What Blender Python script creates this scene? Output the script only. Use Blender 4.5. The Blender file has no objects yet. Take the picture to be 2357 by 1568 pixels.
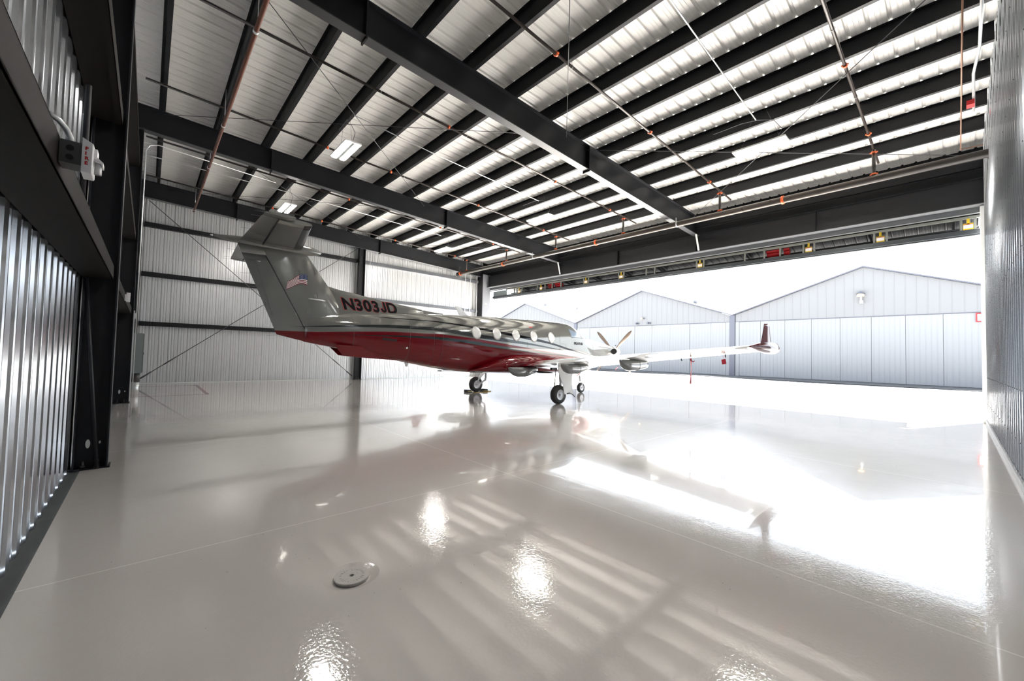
import bpy, bmesh, math, random, bisect
from mathutils import Vector, Matrix
random.seed(7)
PI = math.pi
C = bpy.context.scene.collection
# ------------------------------------------------------------------ materials
def new_mat(name):
    m = bpy.data.materials.new(name); m.use_nodes = True
    nt = m.node_tree; b = nt.nodes['Principled BSDF']
    return m, nt, b
def mat(name, col, rough=.5, metal=0., coat=0., noise=0., nscale=8., bump=0., bscale=40., spec=.5, emit=None, estr=0., trans=0., stretch=None):
    m, nt, b = new_mat(name)
    b.inputs['Base Color'].default_value = (*col, 1)
    b.inputs['Roughness'].default_value = rough
    b.inputs['Metallic'].default_value = metal
    b.inputs['Coat Weight'].default_value = coat
    b.inputs['Coat Roughness'].default_value = .04
    b.inputs['Specular IOR Level'].default_value = spec
    b.inputs['Transmission Weight'].default_value = trans
    if emit:
        b.inputs['Emission Color'].default_value = (*emit, 1); b.inputs['Emission Strength'].default_value = estr
    if noise or bump:
        tc = nt.nodes.new('ShaderNodeTexCoord'); src = tc.outputs['Object']
        if stretch:
            mp = nt.nodes.new('ShaderNodeMapping'); mp.inputs['Scale'].default_value = stretch
            nt.links.new(src, mp.inputs['Vector']); src = mp.outputs['Vector']
    if noise:
        n = nt.nodes.new('ShaderNodeTexNoise'); n.inputs['Scale'].default_value = nscale; n.inputs['Detail'].default_value = 5
        nt.links.new(src, n.inputs['Vector'])
        mx = nt.nodes.new('ShaderNodeMixRGB'); mx.blend_type = 'MIX'
        mx.inputs[1].default_value = (*[c*(1-noise) for c in col], 1); mx.inputs[2].default_value = (*[min(1, c*(1+noise)) for c in col], 1)
        nt.links.new(n.outputs['Fac'], mx.inputs[0]); nt.links.new(mx.outputs[0], b.inputs['Base Color'])
        mr = nt.nodes.new('ShaderNodeMapRange'); mr.inputs['To Min'].default_value = max(0, rough*(1-noise)); mr.inputs['To Max'].default_value = rough*(1+noise)
        nt.links.new(n.outputs['Fac'], mr.inputs['Value']); nt.links.new(mr.outputs[0], b.inputs['Roughness'])
    if bump:
        n2 = nt.nodes.new('ShaderNodeTexNoise'); n2.inputs['Scale'].default_value = bscale; n2.inputs['Detail'].default_value = 3
        nt.links.new(src, n2.inputs['Vector'])
        bp = nt.nodes.new('ShaderNodeBump'); bp.inputs['Strength'].default_value = bump; bp.inputs['Distance'].default_value = .01
        nt.links.new(n2.outputs['Fac'], bp.inputs['Height']); nt.links.new(bp.outputs['Normal'], b.inputs['Normal'])
    return m
M = {}
M['steel'] = mat('charcoal_primer', (.0085, .009, .0108), .48, noise=.25, nscale=3, spec=.26)
M['steel_edge'] = mat('charcoal_primer_satin', (.011, .0115, .0145), .42, spec=.35)
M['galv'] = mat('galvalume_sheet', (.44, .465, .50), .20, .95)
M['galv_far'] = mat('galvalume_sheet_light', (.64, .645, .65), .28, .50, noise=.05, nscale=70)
M['roof'] = mat('roof_sheet_primer', (.77, .76, .73), .38, .05, noise=.05, nscale=30, stretch=(.15, 3, 1))
M['conduit'] = mat('galvanised_conduit', (.75, .76, .76), .3, .6)
M['white'] = mat('white_enamel', (.82, .82, .80), .35)
M['whitesteel'] = mat('pale_galvanised', (.62, .64, .62), .4, .3)
M['pipe_black'] = mat('black_iron_pipe', (.055, .047, .042), .35, .3, noise=.5, nscale=6)
M['pipe_rust'] = mat('rusty_pipe', (.12, .040, .022), .55, .1, noise=.4, nscale=8)
M['copper'] = mat('brown_tube', (.28, .15, .10), .4, .3)
M['orange'] = mat('orange_coupling', (.75, .12, .02), .45)
M['cable'] = mat('dark_rod', (.09, .09, .095), .4, .6)
M['concrete'] = mat('bare_concrete', (.10, .105, .105), .75, spec=.15, noise=.5, nscale=6, bump=.3)
M['curb'] = mat('painted_curb', (.48, .47, .47), .25, noise=.12, nscale=10)
M['apron'] = mat('apron_concrete', (.62, .60, .565), .75, noise=.06, nscale=1.2)
M['shade_ground'] = mat('ground_painted_shade', (.026, .027, .033), .8, noise=.1, nscale=2)  # near-black: the hangars' shadow on the ground is put into this colour
M['stainp'] = mat('tan_patch', (.32, .25, .19), .9, noise=.2, nscale=4)
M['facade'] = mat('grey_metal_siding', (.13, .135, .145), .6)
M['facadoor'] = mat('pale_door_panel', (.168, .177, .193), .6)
M['bluegrey'] = mat('bluegrey_trim', (.065, .07, .095), .5)
M['rubber'] = mat('tyre_rubber', (.018, .018, .018), .6, noise=.2, nscale=20)
M['hub'] = mat('wheel_hub_paint', (.72, .73, .76), .35, .1)
M['chrome'] = mat('polished_metal', (.85, .85, .86), .08, 1.)
M['black'] = mat('matt_black', (.01, .01, .01), .5)
M['gap'] = mat('panel_gap', (.012, .012, .012), .6)
M['yellow'] = mat('yellow_strap', (.55, .38, .01), .5)
M['red'] = mat('red_enamel', (.55, .01, .015), .35)
M['redtag'] = mat('red_ribbon', (.42, .012, .03), .7)
M['rope'] = mat('yellow_rope', (.65, .42, .05), .8)
M['redpaint'] = mat('red_floor_paint', (.26, .035, .04), .2)
M['lensamber'] = mat('amber_lamp_glass', (.75, .55, .35), .3)
M['led'] = mat('led_strip', (1, 1, 1), .4, emit=(1, .96, .90), estr=60)
M['lamphouse'] = mat('lamp_housing', (.85, .85, .83), .4)
M['paint'] = mat('silver_white_paint', (.19, .19, .178), .20, .45, coat=.35)
M['wing'] = mat('white_paint', (.80, .80, .79), .14, .0, coat=.6)
M['redpl'] = mat('aircraft_red', (.135, .0015, .005), .06, .0, coat=.15, spec=.42)
M['greyf'] = mat('grey_fairing_paint', (.15, .155, .15), .12, 0, coat=.3)
M['boot'] = mat('deice_boot', (.015, .015, .017), .25)
M['blade'] = mat('bronze_blade', (.17, .13, .105), .35, .35)
M['glass'] = mat('cockpit_glass', (.22, .28, .36), .05, .0, coat=1.)
M['shade'] = mat('cabin_window_pane', (.70, .70, .68), .10, 0., coat=1.)
M['ring'] = mat('window_seal', (.10, .10, .10), .5)
M['panelbox'] = mat('grey_panel_box', (.20, .235, .24), .35)
M['box_dark'] = mat('galvanised_back_box', (.085, .085, .082), .4, .3)
M['strobe_white'] = mat('strobe_housing', (.80, .79, .80), .4)
M['clear'] = mat('clear_lens', (.85, .86, .88), .06, .3, trans=.5)
M['flagred'] = mat('flag_red', (.20, .005, .012), .6, spec=.1); M['flagwhite'] = mat('flag_white', (.75, .75, .75), .4, spec=.2); M['flagblue'] = mat('flag_blue', (.006, .018, .10), .6, spec=.1)
M['textblack'] = mat('lettering_black', (.004, .004, .005), .5, spec=.12); M['textred'] = mat('lettering_red', (.40, .02, .02), .3)
M['cover'] = mat('drain_cover_paint', (.47, .45, .42), .35, noise=.08, nscale=60, bump=.2)
M['copperlens'] = mat('label_paper', (.75, .74, .72), .5)

# floor: warm grey epoxy with saw-cut joints
def floor_material():
    m, nt, b = new_mat('epoxy_floor'); N = nt.nodes; L = nt.links
    tc = N.new('ShaderNodeTexCoord'); sep = N.new('ShaderNodeSeparateXYZ'); L.new(tc.outputs['Object'], sep.inputs[0])
    def line(sock, pos, w):
        a = N.new('ShaderNodeMath'); a.operation = 'SUBTRACT'; L.new(sock, a.inputs[0]); a.inputs[1].default_value = pos
        c = N.new('ShaderNodeMath'); c.operation = 'ABSOLUTE'; L.new(a.outputs[0], c.inputs[0])
        d = N.new('ShaderNodeMath'); d.operation = 'LESS_THAN'; L.new(c.outputs[0], d.inputs[0]); d.inputs[1].default_value = w
        return d.outputs[0]
    acc = None
    for s, p, w in ((0, 3.54, .006), (0, 7.9, .005), (0, 12.3, .006), (1, 3.93, .005), (1, 8.2, .006), (1, 12.6, .007), (1, 17., .008)):
        o = line(sep.outputs[s], p, w)
        if acc is None: acc = o
        else:
            x = N.new('ShaderNodeMath'); x.operation = 'MAXIMUM'; L.new(acc, x.inputs[0]); L.new(o, x.inputs[1]); acc = x.outputs[0]
    n = N.new('ShaderNodeTexNoise'); n.inputs['Scale'].default_value = .55; n.inputs['Detail'].default_value = 6; L.new(tc.outputs['Object'], n.inputs['Vector'])
    mx = N.new('ShaderNodeMixRGB'); mx.inputs[1].default_value = (.60, .565, .535, 1); mx.inputs[2].default_value = (.68, .64, .605, 1); L.new(n.outputs['Fac'], mx.inputs[0])
    sp = N.new('ShaderNodeTexVoronoi'); sp.inputs['Scale'].default_value = 7; L.new(tc.outputs['Object'], sp.inputs['Vector'])
    lt = N.new('ShaderNodeMath'); lt.operation = 'LESS_THAN'; lt.inputs[1].default_value = .035; L.new(sp.outputs['Distance'], lt.inputs[0])
    m2 = N.new('ShaderNodeMixRGB'); L.new(mx.outputs[0], m2.inputs[1]); m2.inputs[2].default_value = (.40, .36, .33, 1); L.new(lt.outputs[0], m2.inputs[0])
    m3 = N.new('ShaderNodeMixRGB'); L.new(m2.outputs[0], m3.inputs[1]); m3.inputs[2].default_value = (.85, .82, .78, 1); L.new(acc, m3.inputs[0])
    L.new(m3.outputs[0], b.inputs['Base Color'])
    r = N.new('ShaderNodeTexNoise'); r.inputs['Scale'].default_value = 1.3; r.inputs['Detail'].default_value = 4; L.new(tc.outputs['Object'], r.inputs['Vector'])
    mr = N.new('ShaderNodeMapRange'); mr.inputs['From Min'].default_value = .3; mr.inputs['From Max'].default_value = .75; mr.inputs['To Min'].default_value = .04; mr.inputs['To Max'].default_value = .11
    L.new(r.outputs['Fac'], mr.inputs['Value']); L.new(mr.outputs[0], b.inputs['Roughness'])
    b1 = N.new('ShaderNodeTexNoise'); b1.inputs['Scale'].default_value = 46; b1.inputs['Detail'].default_value = 2; L.new(tc.outputs['Object'], b1.inputs['Vector'])
    b2 = N.new('ShaderNodeTexNoise'); b2.inputs['Scale'].default_value = 2.2; b2.inputs['Detail'].default_value = 2; L.new(tc.outputs['Object'], b2.inputs['Vector'])
    p1 = N.new('ShaderNodeBump'); p1.inputs['Strength'].default_value = .15; p1.inputs['Distance'].default_value = .006; L.new(b1.outputs['Fac'], p1.inputs['Height'])
    p2 = N.new('ShaderNodeBump'); p2.inputs['Strength'].default_value = .09; p2.inputs['Distance'].default_value = .03; L.new(b2.outputs['Fac'], p2.inputs['Height']); L.new(p1.outputs[0], p2.inputs['Normal'])
    L.new(p2.outputs[0], b.inputs['Normal'])
    b.inputs['Specular IOR Level'].default_value = .7
    b.inputs['Coat Weight'].default_value = .62; b.inputs['Coat Roughness'].default_value = .03
    return m
M['floor'] = floor_material()

# aircraft livery: silver-white above, red belly, dark stripes; boundaries are curves over the length of the airframe
X0, X1, Z0, Z1 = -8., 5., 1.0, 2.8
LIV = {
 'red': [(-8, 1.985), (-6.8, 1.997), (-6.32, 2.021), (-5.27, 2.081), (-4.58, 2.10), (-3.63, 2.10), (-2.67, 2.051), (-.76, 1.867), (1.91, 1.591), (3.47, 1.412), (4.2, 1.0), (5, 1.0)],
 'lot': [(-8, 1.95), (-6.2, 1.955), (-5.27, 1.987), (-4.28, 2.01), (-3.63, 2.013), (-2.67, 1.965), (-1.11, 1.815), (1.92, 1.57), (3.48, 1.403), (5, 1.0)],
 'lob': [(-8, 1.95), (-6.2, 1.948), (-5.27, 1.963), (-4.28, 1.958), (-3.63, 1.94), (-2.67, 1.87), (-1.11, 1.725), (1.92, 1.535), (3.48, 1.395), (5, 1.0)],
 'upt': [(-8, 2.10), (-7.3, 2.11), (-6.81, 2.145), (-6.33, 2.19), (-5.27, 2.267), (-4.57, 2.297), (-3.61, 2.296), (-3.0, 2.26), (-1.93, 2.156), (-1.11, 2.081), (.28, 1.943), (1.31, 1.819), (2.4, 1.68), (5, 1.0)],
 'upb': [(-8, 2.10), (-7.3, 2.108), (-6.81, 2.123), (-6.33, 2.145), (-5.27, 2.195), (-4.57, 2.205), (-3.61, 2.20), (-3.0, 2.14), (-1.93, 2.03), (-1.11, 1.965), (.28, 1.88), (1.31, 1.785), (2.4, 1.68), (5, 1.0)],
 'tht': [(-8, 2.5), (-5.6, 2.5), (-5.01, 2.495), (-4.24, 2.498), (-3.57, 2.493), (-2.96, 2.461), (-1.89, 2.369), (-.86, 2.274), (.04, 2.179), (1.05, 2.041), (2.24, 1.813), (4.17, 1.5), (5, 1.38)],
 'thb': [(-8, 2.5), (-5.6, 2.5), (-5.01, 2.479), (-4.24, 2.472), (-3.57, 2.462), (-2.96, 2.42), (-1.89, 2.297), (-.86, 2.187), (.04, 2.075), (1.05, 1.965), (2.24, 1.75), (4.17, 1.475), (5, 1.38)]}
def livery():
    m, nt, b = new_mat('livery_paint'); N = nt.nodes; L = nt.links
    tc = N.new('ShaderNodeTexCoord'); sep = N.new('ShaderNodeSeparateXYZ'); L.new(tc.outputs['Object'], sep.inputs[0])
    mx = N.new('ShaderNodeMapRange'); mx.inputs['From Min'].default_value = X0; mx.inputs['From Max'].default_value = X1; L.new(sep.outputs[0], mx.inputs['Value'])
    def above(key):      # 1 where z is above the curve
        fc = N.new('ShaderNodeFloatCurve'); cm = fc.mapping; cv = cm.curves[0]
        pts = [((x-X0)/(X1-X0), (z-Z0)/(Z1-Z0)) for x, z in LIV[key]]
        cv.points[0].location = pts[0]; cv.points[1].location = pts[-1]
        for p in pts[1:-1]: cv.points.new(*p)
        for p in cv.points: p.handle_type = 'AUTO_CLAMPED'
        cm.update(); L.new(mx.outputs[0], fc.inputs['Value'])
        zz = N.new('ShaderNodeMapRange'); zz.inputs['From Min'].default_value = Z0; zz.inputs['From Max'].default_value = Z1; L.new(sep.outputs[2], zz.inputs['Value'])
        g = N.new('ShaderNodeMath'); g.operation = 'GREATER_THAN'; L.new(zz.outputs[0], g.inputs[0]); L.new(fc.outputs[0], g.inputs[1])
        return g.outputs[0]
    def both(a, bsock, sub=True):
        x = N.new('ShaderNodeMath'); x.operation = 'SUBTRACT'; x.use_clamp = True; L.new(a, x.inputs[0]); L.new(bsock, x.inputs[1]); return x.outputs[0]
    red = above('red')
    s1 = both(above('lob'), above('lot')); s2 = both(above('upb'), above('upt')); s3 = both(above('thb'), above('tht'))
    c1 = N.new('ShaderNodeMixRGB'); c1.inputs[1].default_value = (.135, .0015, .005, 1); c1.inputs[2].default_value = (.24, .24, .225, 1); L.new(red, c1.inputs[0])
    prev = c1.outputs[0]
    for s, col in ((s1, (.012, .022, .022, 1)), (s2, (.045, .05, .052, 1)), (s3, (.008, .009, .012, 1))):
        c = N.new('ShaderNodeMixRGB'); L.new(s, c.inputs[0]); L.new(prev, c.inputs[1]); c.inputs[2].default_value = col; prev = c.outputs[0]
    L.new(prev, b.inputs['Base Color'])
    mm = N.new('ShaderNodeMath'); mm.operation = 'MULTIPLY'; L.new(red, mm.inputs[0]); mm.inputs[1].default_value = .45; L.new(mm.outputs[0], b.inputs['Metallic'])
    b.inputs['Roughness'].default_value = .07; b.inputs['Coat Weight'].default_value = .12; b.inputs['Specular IOR Level'].default_value = .36; b.inputs['Coat Roughness'].default_value = .03
    return m
M['livery'] = livery()

# ------------------------------------------------------------------ mesh helpers
class MB:
    def __init__(s): s.b = bmesh.new(); s.smooth = False
    def box(s, x0, x1, y0, y1, z0, z1, mx=None):
        v = [s.b.verts.new(Vector((x, y, z)) if mx is None else mx @ Vector((x, y, z))) for x in (x0, x1) for y in (y0, y1) for z in (z0, z1)]
        for f in ((0, 1, 3, 2), (4, 6, 7, 5), (0, 4, 5, 1), (2, 3, 7, 6), (0, 2, 6, 4), (1, 5, 7, 3)): s.b.faces.new([v[i] for i in f])
        return s
    def beam(s, p, q, w, h, up=(0, 0, 1)):
        """box of width w (sideways) and height h along p-q, centred"""
        p, q = Vector(p), Vector(q); d = (q-p); L = d.length; d.normalize()
        side = d.cross(Vector(up)).normalized(); u = side.cross(d)
        mx = Matrix.Translation(p) @ Matrix((d, side, u)).transposed().to_4x4()
        return s.box(0, L, -w/2, w/2, -h/2, h/2, mx)
    def tube(s, pts, r, n=10, cap=True, sm=True):
        pts = [Vector(p) for p in pts]; rings = []; prev = None
        rr = r if isinstance(r, (list, tuple)) else [r]*len(pts)
        for i, p in enumerate(pts):
            d = (pts[min(i+1, len(pts)-1)] - pts[max(i-1, 0)]).normalized()
            if prev is None:
                a = Vector((0, 0, 1)) if abs(d.z) < .9 else Vector((1, 0, 0)); u = d.cross(a).normalized()
            else: u = (prev - d*prev.dot(d)).normalized()
            prev = u; w = d.cross(u)
            rings.append([s.b.verts.new(p + (u*math.cos(2*PI*k/n) + w*math.sin(2*PI*k/n))*rr[i]) for k in range(n)])
        for a, b in zip(rings, rings[1:]):
            for k in range(n):
                f = s.b.faces.new((a[k], a[(k+1) % n], b[(k+1) % n], b[k])); f.smooth = sm
        if cap:
            s.b.faces.new(rings[0][::-1]); s.b.faces.new(rings[-1])
        return s
    def loft(s, rings, closed=True, cap=True, sm=True):
        R = [[s.b.verts.new(Vector(p)) for p in r] for r in rings]; n = len(R[0])
        for a, b in zip(R, R[1:]):
            for k in range(n if closed else n-1):
                try:
                    f = s.b.faces.new((a[k], a[(k+1) % n], b[(k+1) % n], b[k])); f.smooth = sm
                except ValueError: pass
        if cap and closed:
            for r in (R[0][::-1], R[-1]):
                try: s.b.faces.new(r)
                except ValueError: pass
        return s
    def prism(s, poly, d0, d1, axis='y'):
        """extrude 2D polygon; axis y: poly=(x,z)  axis x: poly=(y,z)  axis z: poly=(x,y)"""
        def P(p, d): return {'y': (p[0], d, p[1]), 'x': (d, p[0], p[1]), 'z': (p[0], p[1], d)}[axis]
        a = [s.b.verts.new(P(p, d0)) for p in poly]; b = [s.b.verts.new(P(p, d1)) for p in poly]; n = len(poly)
        s.b.faces.new(a); s.b.faces.new(b[::-1])
        for k in range(n): s.b.faces.new((a[k], b[k], b[(k+1) % n], a[(k+1) % n]))
        return s
    def poly(s, pts): s.b.faces.new([s.b.verts.new(Vector(p)) for p in pts]); return s
    def disc(s, c, nrm, r, n=20, ry=None):
        c, nrm = Vector(c), Vector(nrm).normalized(); a = Vector((0, 0, 1)) if abs(nrm.z) < .9 else Vector((1, 0, 0))
        u = nrm.cross(a).normalized(); w = nrm.cross(u); ry = ry or r
        return s.poly([c + u*r*math.cos(2*PI*k/n) + w*ry*math.sin(2*PI*k/n) for k in range(n)])
    def ibeam(s, p, q, w, h, tf=.014, tw=.010, up=(0, 0, 1)):
        p, q = Vector(p), Vector(q); d = (q-p).normalized(); side = d.cross(Vector(up)).normalized(); u = side.cross(d)
        for k in (1, -1): s.beam(p+u*k*(h/2-tf/2), q+u*k*(h/2-tf/2), w, tf, up)
        s.beam(p, q, tw, h-2*tf, up); return s
    def build(s, name, m, parent=None, fix=True):
        if fix: bmesh.ops.recalc_face_normals(s.b, faces=s.b.faces)
        me = bpy.data.meshes.new(name); s.b.to_mesh(me); s.b.free()
        me.materials.append(m); o = bpy.data.objects.new(name, me); C.objects.link(o)
        if parent: o.parent = parent
        return o
def tag(o, label=None, cat=None, group=None, kind=None):
    for k, v in (('label', label), ('category', cat), ('group', group), ('kind', kind)):
        if v: o[k] = v
    return o
def empty(name, loc, label, cat, group=None, rz=0):
    o = bpy.data.objects.new(name, None); C.objects.link(o); o.location = loc; o.rotation_euler = (0, 0, rz)
    return tag(o, label, cat, group)
def rel(o, origin):
    """the mesh was written in world coordinates: express it relative to its thing's base"""
    o.data.transform(Matrix.Translation(-Vector(origin))); return o
def struct(o): o['kind'] = 'structure'; return o

# ------------------------------------------------------------------ dimensions
WL, WN, WF, XD = -.64, -.60, 21.95, 17.0          # back wall X, near side wall Y, far side wall Y, door wall X
FR = (7.3, 14.9)                                   # interior frames
def zt(x): return 8.10-.0345*x                     # underside of purlins / top of rafters
def zb(x): return 7.42-.040*x                      # underside of rafters
ROOF = .34
# ------------------------------------------------------------------ floor
def make_floor():
    s = MB(); b = s.b; cx, cy, R = 1.11, 2.81, .185
    outer = [(-.545, -.545), (XD+.15, -.545), (XD+.15, WF), (-.545, WF)]
    ov = [b.verts.new((x, y, 0)) for x, y in outer]; n = 40
    iv = [b.verts.new((cx+R*math.cos(2*PI*k/n), cy+R*.93*math.sin(2*PI*k/n), 0)) for k in range(n)]
    es = [b.edges.new((ov[i], ov[(i+1) % 4])) for i in range(4)] + [b.edges.new((iv[i], iv[(i+1) % n])) for i in range(n)]
    bmesh.ops.triangle_fill(b, use_beauty=True, use_dissolve=False, edges=es)
    for f in list(b.faces):                        # make sure the dish stays open
        c = f.calc_center_median()
        if (c.x-cx)**2+(c.y-cy)**2 < (R*.8)**2: b.faces.remove(f)
    iv2 = [b.verts.new((cx+.125*math.cos(2*PI*k/n), cy+.125*math.sin(2*PI*k/n), -.022)) for k in range(n)]
    for k in range(n):
        f = b.faces.new((iv[k], iv[(k+1) % n], iv2[(k+1) % n], iv2[k])); f.smooth = True
    b.faces.new(iv2)
    for f in b.faces:
        if f.normal.z < 0: f.normal_flip()
    return struct(s.build('floor', M['floor'], fix=False))
make_floor()
struct(MB().box(WL-.2, -.545, WN-.1, WF+.1, -.12, -.012).build('trim_1', M['concrete']))              # bare strip along the back wall
struct(MB().box(WL-.2, XD+.1, WN-.2, WN+.03, -.12, .10).box(WL, XD+.1, WN, WN+.055, -.12, .10).build('trim_2', M['curb']))
struct(MB().box(-.3, XD, WF-.03, WF+.1, -.1, .035).build('trim_3', M['whitesteel']))
# apron outside
a = MB(); a.poly([(XD+.15, -60, -.02), (36.6, -60, -.02), (36.6, 90, -.02), (XD+.15, 90, -.02)])
struct(a.build('apron', M['apron']))
a = MB(); a.box(36.6, 43.2, -60, 90, -.25, -.02); struct(a.build('apron_shade_strip', M['shade_ground']))  # dark strip standing in for the cast shadow of the opposite hangars
a = MB(); a.box(38.2, 42.9, -60, 90, -.01, .02); struct(a.build('apron_shade_band', mat('band_painted_shade', (.036, .037, .041), .8, noise=.08, nscale=1)))  # slightly paler band of the same painted hangar shadow
a = MB(); a.box(42.9, 90, -60, 90, -.3, -.03); struct(a.build('outer_ground', M['shade_ground']))
a = MB(); a.poly([(XD+2.6, -.75, -.016), (XD+1.9, .45, -.016), (XD+2.1, -.1, -.016), (XD+2.0, -.75, -.016)]); tag(a.build('mud_patch', M['stainp']), 'small tan dirt patch on white apron beside right wall', 'dirt patch')

# ------------------------------------------------------------------ corrugated sheets
PR = ((0, 0), (.010, 0), (.028, 1), (.062, 1), (.080, 0), (.140, 0), (.146, .12), (.158, .12), (.164, 0), (.215, 0), (.221, .12), (.233, .12), (.239, 0))
PW = ((0, 0), (.100, 0), (.136, .45), (.160, .45), (.182, 1), (.220, 1), (.242, .45), (.264, .45), (.300, 0))
PF = ((0, 0), (.014, 0), (.030, 1), (.056, 1), (.072, 0), (.115, 0), (.128, .38), (.146, .38), (.160, 0), (.200, 0), (.213, .38), (.231, .38), (.245, 0))
def profile(length, pitch=.3048, depth=.034, kind='wall'):
    """(u, d) points of a ribbed panel; major rib each pitch, two minor beads between"""
    pts = []; u = 0.
    while u < length:
        for a, d in ({'roof': PR, 'wall': PW, 'far': PF}[kind]):
            if u+a < length: pts.append((u+a, d*depth))
        u += pitch
    pts.append((length, 0)); return pts
def sheet_y(name, y, x0, x1, z0, z1f, m, out=1, kind='wall'):   # wall in plane y, ribs vertical
    s = MB(); pr = profile(x1-x0, kind=kind); lo = []; hi = []
    for u, d in pr:
        x = x0+u; lo.append((x, y+out*d, z0)); hi.append((x, y+out*d, z1f(x)))
    s.loft([lo, hi], closed=False, sm=False); return s.build(name, m)
def sheet_x(name, x, y0, y1, z0, z1, m, out=-1):
    s = MB(); pr = profile(y1-y0)
    s.loft([[(x+out*d, y0+u, z0) for u, d in pr], [(x+out*d, y0+u, z1) for u, d in pr]], closed=False, sm=False); return s.build(name, m)
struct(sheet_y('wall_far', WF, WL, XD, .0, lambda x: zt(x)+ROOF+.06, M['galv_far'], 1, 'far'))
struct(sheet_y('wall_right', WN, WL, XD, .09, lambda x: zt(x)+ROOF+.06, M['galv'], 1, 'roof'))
s = MB()
for i in range(57):
    x = WL+.3048*i+.045
    for j, z in enumerate((.55, 1.25, 3.05, 4.25, 5.45, 6.65)):
        if (i+j) % 2 == 0 or j == 1: s.box(x-.007, x+.007, WN+.030, WN+.040, z-.007, z+.007)
struct(s.build('trim_5', M['steel']))
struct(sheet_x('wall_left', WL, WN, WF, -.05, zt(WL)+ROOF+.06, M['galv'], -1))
s = MB(); pr = [(u-.2, d) for u, d in profile(WF-WN+.4, kind='roof')]
s.loft([[(WL-.25, WN+u, zt(WL-.25)+ROOF+d) for u, d in pr], [(XD+.5, WN+u, zt(XD+.5)+ROOF+d) for u, d in pr]], closed=False, sm=False)
struct(s.build('ceiling', M['roof']))
struct(MB().box(XD+.46, XD+.50, WN-.05, WF, 5.88, zt(XD)+ROOF+.03).build('wall_front', M['steel']))
# outside skins so that the corners are closed to the sky
struct(MB().box(WL-.3, WL-.05, WN-.3, WF+.3, -.1, 8.6).build('trim_4', M['whitesteel']))

struct(MB().box(XD, XD+.5, WF, WF+.04, 5.88, zt(XD)+ROOF).build('trim_6', M['steel']))
struct(MB().box(XD, XD+.5, WN-.06, WN-.02, 5.88, zt(XD)+ROOF).build('trim_7', M['steel']))
# ------------------------------------------------------------------ steel frames
def column(name, x0, x1, yc, w, ztop, label, splice=True):
    r = empty(name, ((x0+x1)/2, yc, 0), label, 'column'); o = r.location
    rel(MB().box(x0, x0+.015, yc-w/2, yc+w/2, 0, ztop).box(x1-.015, x1, yc-w/2, yc+w/2, 0, ztop).build('flange', M['steel_edge'], r), o)
    rel(MB().box(x0+.015, x1-.015, yc-.006, yc+.006, 0, ztop).build('web', M['steel'], r), o)
    rel(MB().box(x0-.02, x1+.02, yc-w/2-.02, yc+w/2+.02, 0, .018).build('base_plate', M['steel'], r), o)
    for dx in (.09, .22):
        rel(MB().tube([(x0+dx, yc-.06, .018), (x0+dx, yc-.06, .10)], .014, 8).tube([(x0+dx, yc-.06, .018), (x0+dx, yc-.06, .045)], .024, 6).build('anchor_bolt', M['pipe_black'], r), o)
    return r
c1 = column('steel_column', -.62, -.31, FR[0], .20, 7.5, 'nearest black steel column on the back wall by the fire strobe')
c2 = column('steel_column', -.62, -.31, FR[1], .20, 7.5, 'second black steel column on the back wall, near the grey electric box')
for c, sc in ((c1, 1), (c2, 1)):        # pale slots in the webs
    y = c.location.y
    rel(MB().prism([(-.50+.021*math.cos(a_), .30+.055*math.sin(a_)) for a_ in [2*PI*k/16 for k in range(16)]], y-.012, y-.0065).build('web_slot', M['whitesteel'], c), c.location)
    rel(MB().prism([(-.395+.010*math.cos(a_), .31+.018*math.sin(a_)) for a_ in [2*PI*k/12 for k in range(12)]], y-.012, y-.0065).build('web_slot', M['whitesteel'], c), c.location)
column('steel_column', -.62, -.33, 21.62, .20, 7.5, 'dark corner column where the back and far walls meet')
cc = column('wind_column', 8.28, 8.60, 21.66, .26, zb(8.4)+.02, 'dark column in the middle of the far side wall')
r = empty('door_column', (16.85, 21.62, 0), 'grey steel door jamb column at far corner with orange sticker', 'column'); o = r.location
rel(MB().box(16.50, 16.52, 21.30, 21.92, 0, 6.9).box(17.15, 17.17, 21.30, 21.92, 0, 6.9).build('flange', M['steel_edge'], r), o)
rel(MB().box(16.52, 17.15, 21.28, 21.30, 0, 6.9).build('web', mat('grey_primer', (.16, .165, .18), .4), r), o)
rel(MB().box(16.74, 16.88, 21.272, 21.279, 4.88, 4.97).build('sticker', M['copperlens'], r), o)
rel(MB().box(16.76, 16.85, 21.266, 21.271, 4.90, 4.95).build('sticker_print', M['orange'], r), o)
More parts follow.
